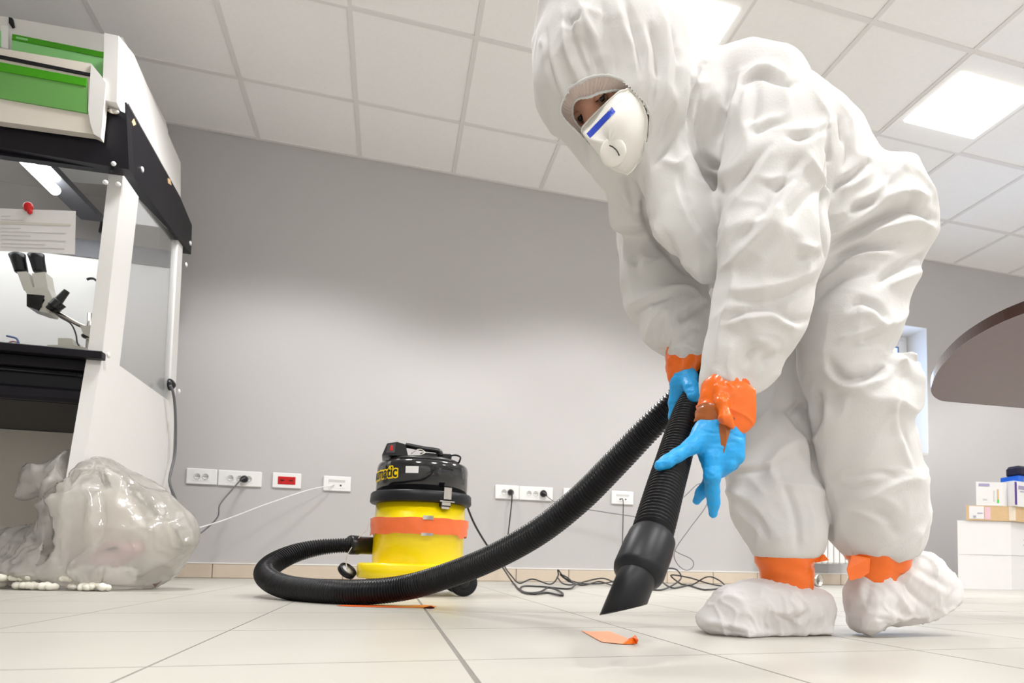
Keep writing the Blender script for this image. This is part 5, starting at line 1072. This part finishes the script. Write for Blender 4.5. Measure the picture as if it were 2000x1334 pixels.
obj('dark_green_stripe', pxf([(-60, 110), (0, 121), (169, 153), (168, 168), (0, 138), (-60, 128)], 2.651, .003), 'green', can)
obj('silver_bolt', ball(atY(222, 218, 2.69), (.022, .01, .012), 12, 8), 'steel', cab, True)
# worktop, drawers
wt = atY(203, 690, 2.66)
obj('worktop', J(box(XLc, X0-.055, 2.68, 3.43, wt[2]-.022, wt[2]+.004, .003)), 'cabb', cab)
obj('worktop_lip', box(XLc, wt[0], 2.645, 2.679, wt[2]-.026, wt[2]+.004, .003), 'cabb', cab)
zt0 = atY(170, 702, 2.70)[2]; dx1 = atY(171, 702, 2.70)[0]; zb0 = atY(165, 787, 2.70)[2]
obj('drawer_front', box(XLc, dx1, 2.70, 2.74, zt0-.045, wt[2]-.023, .003), 'cabb', cab)
dr_ = obj('drawer_recess', box(XLc, dx1, 2.73, 3.40, zb0+.05, zt0-.046, .003), 'rubber', cab)
obj('drawer_pull', J(tube([(XLc+.05, 2.722, zt0-.055), (dx1-.03, 2.722, zt0-.062)], .005, 8), ball((dx1-.03, 2.722, zt0-.062), (.012, .007, .009), 10, 6)), 'cabb', dr_, True)
obj('drawer_front', box(XLc, dx1-.003, 2.70, 2.74, zb0, zb0+.055, .012), 'cabb', cab)
obj('under_shelf', box(XLc, dx1-.003, 2.74, 3.40, zb0, zb0+.03), 'cabb', cab)
obj('knee_panel', box(XLc, X0-.05, 3.40, 3.42, .0, zb0-.002), 'cream', cab)
# inner lamp
la = atY(40, 312, 2.80); zl = la[2]
tl = thing('tube_lamp', (-1.66, 3.05, 1.72), 'lit tube lamp under the hood of the laboratory cabinet', 'lamp')
p0, p1 = atZ(48, 312, 1.74), atZ(108, 372, 1.74)
obj('lit_tube', tube([p0, p1], .022, 14), 'tube', tl, True)
dirv = (p1-p0)/np.linalg.norm(p1-p0); pe = np.cross(dirv, [0, 0, 1.])
q = [p0-dirv*.05-pe*.05, p1+dirv*.3-pe*.05, p1+dirv*.3+pe*.05, p0-dirv*.05+pe*.05]
obj('lamp_housing', prism([np.array([*a[:2], 1.772]) for a in q], (0, 0, .03)), 'smoke', tl)
al = bpy.data.lights.new('tube_lamp_light', 'AREA'); al.shape = 'RECTANGLE'; al.size = 1.2; al.size_y = .5; al.energy = 6; al.color = (.95, .98, 1)
ao = bpy.data.objects.new('tube_lamp_light', al); ao.location = (-1.75, 3.05, 1.76); COL.objects.link(ao)
# paper sheet and clips
ps = thing('paper_sheet', atY(70, 495, 2.745), 'white printed sheet hanging on the front pane of the cabinet', 'paper')
obj('sheet', pxf([(-40, 405), (0, 407), (148, 412), (146, 497), (0, 490), (-40, 488)], 2.745, .0008), 'boxw', ps)
obj('table_band', pxf([(0, 432), (138, 437), (138, 441), (0, 437)], 2.7435, .001), 'scope', ps)
obj('printed_lines', J(*[pxf([(2, y0_), (x1_, y0_+x1_*.03), (x1_, y0_+x1_*.03+1.1), (2, y0_+1.1)], 2.7435, .001) for y0_, x1_ in ((421, 20), (428, 45), (444, 40), (451, 128), (458, 60), (466, 128), (474, 90), (481, 126))]), 'pvc2', ps)
rc = tag(obj('red_clip', J(ball(atY(55, 404, 2.74), (.018, .01, .020), 12, 8), ball(atY(58, 413, 2.738), (.009, .008, .012), 10, 6)), 'red', None, True), 'small red clip holding the paper sheet', 'clip')
bc = tag(obj('black_clip', J(pxf([(196, 432), (207, 433), (205, 455), (192, 453)], 2.75, .012), ), 'black'), 'small black clip on the pane right of the sheet', 'clip')
tag(obj('cable_hook', tube(catmull([atY(170, 546, 3.38), (atY(176, 544, 3.38)), atY(184, 545, 3.40), atY(191, 551, 3.42)], 5), .006, 8), 'black', None, True), 'short black hook on the white back of the cabinet', 'hook')
# plug with cable on the side panel
pl = tag(obj('cable_gland', revolve([(.030, 0), (.030, .01), (.022, .02), (.008, .03)], atX(330, 751, X0+.001), (1, 0, 0), 24, ), 'black', None, True), 'round black plug in the side of the laboratory cabinet', 'plug')
cable('power_cable', [atX(332, 752, X0+.03), atX(338, 766, X0+.04), atX(342, 800, X0+.04), atX(343, 850, X0+.035), atX(341, 890, X0+.03), atX(332, 930, X0+.03), atX(333, 950, X0+.04), atX(343, 975, X0+.06), atX(352, 998, X0+.08), atX(352, 1030, X0+.08)], .0065, 'gcable', 'thick dark grey cable hanging down the side of the cabinet')

# microscope
mY = 3.0
ms = thing('microscope', atY(130, 684, mY), 'stereo microscope with cream tubes and black eyepieces on the cabinet worktop', 'microscope')
def mt(pts, r, **k): return tube(catmull([atY(u, v, mY+(p[0] if p else 0)) for u, v, *p in pts], 4) if len(pts) > 2 else [atY(u, v, mY+(p[0] if p else 0)) for u, v, *p in pts], r, 14)
def cone(u0, v0, u1, v1, r0, r1, dy=0., n=20):
    a = atY(u0, v0, mY+dy); b = atY(u1, v1, mY+dy); L_ = np.linalg.norm(b-a); return revolve([(r0*.8, 0), (r0, .003), (r0*.9, L_*.3), (r1, L_-.003), (r1*.95, L_)], a, b-a, n)
for (a_, b_) in (((33, 497), (42, 531)), ((70, 497), (78, 531))):
    ep = obj('eyepiece', cone(a_[0], a_[1], b_[0], b_[1], .030, .024), 'black', ms, True)
for q in ([(33, 531), (52, 530), (66, 566), (46, 566)], [(62, 534), (88, 531), (95, 570), (70, 572)]): obj('ocular_tube', prism([atY(a, b, mY-.03) for a, b in q], (0, .06, 0)), 'scope', ms)
obj('optical_head', prism([atY(a, b, mY-.035) for a, b in [(45, 562), (92, 560), (106, 590), (96, 612), (76, 608), (88, 585), (52, 573)]], (0, .07, 0)), 'scope', ms)
obj('objective_block', prism([atY(a, b, mY-.04) for a, b in [(52, 574), (86, 577), (80, 600), (72, 605), (52, 598)]], (0, .08, 0)), 'black', ms)
obj('focus_knob', cone(98, 607, 131, 568, .020, .012, -.03), 'black', ms, True)
obj('knob_ring', cone(104, 602, 118, 590, .026, .026, -.03), 'black', ms, True)
obj('boom_arm', mt([(104, 606), (125, 618), (150, 632), (168, 640)], .010), 'steel', ms, True)
obj('stand_clamp', prism([atY(a, b, mY-.03) for a, b in [(156, 636), (186, 636), (191, 646), (180, 660), (162, 652)]], (0, .06, 0)), 'scope', ms)
obj('clamp_cap', J(ball(atY(188, 645, mY), (.014, .02, .018), 12, 8), ball(atY(170, 657, mY), (.022, .02, .012), 12, 8)), 'black', ms, True)
obj('column', J(mt([(176, 612), (172, 684)], .010)), 'steel', ms, True)
obj('stand_base', J(prism([atY(a, b, mY-.09) for a, b in [(92, 673), (150, 675), (172, 680), (172, 687), (92, 684)]], (0, .2, 0)), prism([atY(a, b, mY-.03) for a, b in [(113, 660), (140, 661), (146, 676), (113, 676)]], (0, .1, 0))), 'scope', ms)
obj('wire', mt([(104, 608, -.04), (118, 620, -.05), (138, 632, -.05), (148, 652, -.05), (152, 672, -.05), (166, 684, -.05), (178, 680, -.05), (182, 668, -.05)], .003), 'cable', ms, True)
tag(obj('blue_wire', J(mt([(13, 656, -.1), (22, 658, -.1), (33, 662, -.1), (38, 676, -.1)], .004)), 'bluegrey', None, True), 'thin curved blue wire on the cabinet worktop', 'wire')
tag(obj('pink_wire', J(mt([(15, 672, -.08), (22, 667, -.08), (32, 668, -.08), (40, 677, -.08)], .004)), 'pink', None, True), 'thin curved pink wire on the cabinet worktop', 'wire')

# ------------------------------------------------------------------ plastic sack with foam, at the foot of the cabinet
def lump(chains, lo, hi, vx, amp, strokes=(), sc=11, seed=0, floorz=.002):
    G = Field(lo, hi, vx)
    for st, k in chains: G.chain(st, k=k, kin=.03, pad=.08)
    zf = np.array([0, 0, 1.]); n = -np.array([zf@RV, zf@FV, zf@UV]); q = np.array([0, 2, floorz])-CP; G.halfspace(np.array([q@RV, q@FV, q@UV]), n, .01)
    A_, B_, C_ = [a_.astype(np.float32) for a_ in G.ax]; A_ = A_[:, None, None]; B_ = B_[None, :, None]; C_ = C_[None, None, :]
    WXg = CP[0]+A_*RV[0]+B_*FV[0]+C_*UV[0]; WYg = CP[1]+A_*RV[1]+B_*FV[1]+C_*UV[1]     # keep clear of the cabinet side
    G.d = np.maximum(G.d, -np.maximum(np.maximum(WXg+1.10, -1.19-WXg), 2.475-WYg))
    P, F = G.mesh(); P, F = biggest(P, F); P = laplace(P, F, 1); N = normals(P, F)
    if ((P-P.mean(0))*N).sum() < 0: F = [f[::-1] for f in F]; N = -N
    tr = BVHTree.FromPolygons([tuple(p) for p in P], F)
    Q = folds(P, N, amp, sc*.6, seed); Q = folds(Q, N, amp*.5, sc*1.5, seed+3)
    Q = stroke_disp(Q, N, strokes, lambda u, v: (lambda h: None if h is None else h[0])(hitb(tr, u, v)), 1.3)
    Wd = to_world(Q); Wd[:, 2] = np.maximum(Wd[:, 2], floorz); return Wd, F
lo_, hi_ = loc3(-120, 1170, 2.3)*[1, 0, 1]+[0, 1.93, 0], loc3(430, 850, 2.3)*[1, 0, 1]+[0, 2.62, 0]
bag = thing('plastic_sack', atZ(190, 1143, 0)*[1, 1, 0], 'large crumpled clear plastic sack on the floor at the foot of the cabinet', 'bag')
obj('sack_film', lump([([(150, 925, 2.30, 42, 40), (190, 985, 2.28, 88, 90), (215, 1055, 2.27, 118, 85), (200, 1110, 2.26, 100, 80)], .05), ([(255, 990, 2.28, 58, 60), (312, 1040, 2.26, 62, 70), (300, 1085, 2.25, 52, 70)], .05), ([(345, 1045, 2.26, 28, 40)], .03), ([(-60, 1118, 2.22, 26, 60), (100, 1116, 2.20, 28, 64), (230, 1112, 2.19, 34, 66)], .05),
    ([(-80, 1110, 2.3, 42, 50), (30, 1092, 2.29, 56, 55), (120, 1080, 2.28, 66, 70)], .06), ([(48, 968, 2.26, 9, 20), (85, 935, 2.27, 24, 40), (150, 915, 2.29, 32, 50)], .03), ([(372, 1060, 2.25, 5, 20), (350, 1060, 2.25, 20, 40)], .02)], lo_, hi_, .0085, .012,
    [(16, 9, [(35, 968), (90, 945), (150, 925), (210, 930), (270, 960)]), (-14, 9, [(60, 985), (100, 965), (160, 942), (215, 950)]), (14, 8, [(0, 1035), (50, 1000), (95, 978), (140, 960)]), (12, 8, [(170, 940), (178, 1000), (176, 1060)]), (-12, 8, [(195, 960), (200, 1020), (190, 1070)]), (14, 8, [(200, 905), (260, 945), (300, 985), (330, 1050)]), (-12, 9, [(240, 960), (280, 1010), (300, 1070)]), (12, 7, [(282, 1000), (290, 1035), (284, 1070)]), (12, 7, [(90, 990), (96, 1060), (115, 1100)]), (-12, 9, [(20, 1050), (80, 1070), (130, 1110)]), (12, 7, [(130, 1120), (170, 1085), (210, 1050)]), (12, 8, [(250, 1100), (262, 1120), (300, 1105), (345, 1085)])], 11, 1), 'film', bag, True)
obj('cream_liner', lump([([(140, 985, 2.36, 40, 40), (165, 1040, 2.34, 66, 60), (215, 1030, 2.34, 70, 60), (290, 1060, 2.33, 50, 50)], .05)], lo_, hi_, .011, .010, (), 10, 4), 'film2', bag, True)
obj('pink_wrapper', lump([([(190, 1092, 2.2, 14, 20), (225, 1082, 2.2, 20, 24), (262, 1074, 2.22, 16, 20)], .02)], lo_, hi_, .006, .006, (), 20, 7), 'pinkfilm', bag, True)
obj('dark_scrap', prism([atD(206, 1073, 2.13), atD(222, 1067, 2.13), atD(232, 1070, 2.13), atD(216, 1077, 2.13)], FV*.003), 'rubber', bag)
tag(obj('dark_red_scrap', prism([atD(297, 1141, 2.02), atD(308, 1139, 2.02), atD(316, 1134, 2.03), atD(304, 1147, 2.0)], (0, .012, .002)), 'brownedge'), 'small dark red scrap sticking out under the plastic sack', 'scrap')
rs = random.Random(4); pn = None; k = 0
for i in range(34):
    px_ = rs.uniform(-10, 215); row = rs.choice([0, 0, 1]) if px_ < 150 else 0; D_ = 2.06+.05*rs.random() if row == 0 else 2.085
    c_ = atD(px_, 1140, D_); zz = .0145+(.026 if row else 0)+rs.uniform(0, .004); c_[2] = zz
    if pn is None:
        v, f = ball((0, 0, 0), (.022, .015, .014), 12, 8); v = [p*(1-.22*math.exp(-(p[0]/.006)**2)) for p in map(np.array, v)]
        pn = obj('packing_peanut', ([c_+p for p in v], f), 'pale', None, True); pn['category'] = 'packing foam'; pn['group'] = 'foam packing pieces at the open mouth of the plastic sack'; pn['label'] = 'cream foam packing piece lying in the mouth of the plastic sack'; o = pn
    else:
        o = pn.copy(); COL.objects.link(o); o.location = Vector([float(a) for a in c_])-Vector((0, 0, .014))
    o.rotation_euler = (0, rs.uniform(-.2, .2), rs.uniform(-1.4, 1.4)); s__ = rs.uniform(.85, 1.15); o.scale = (s__, s__, s__)
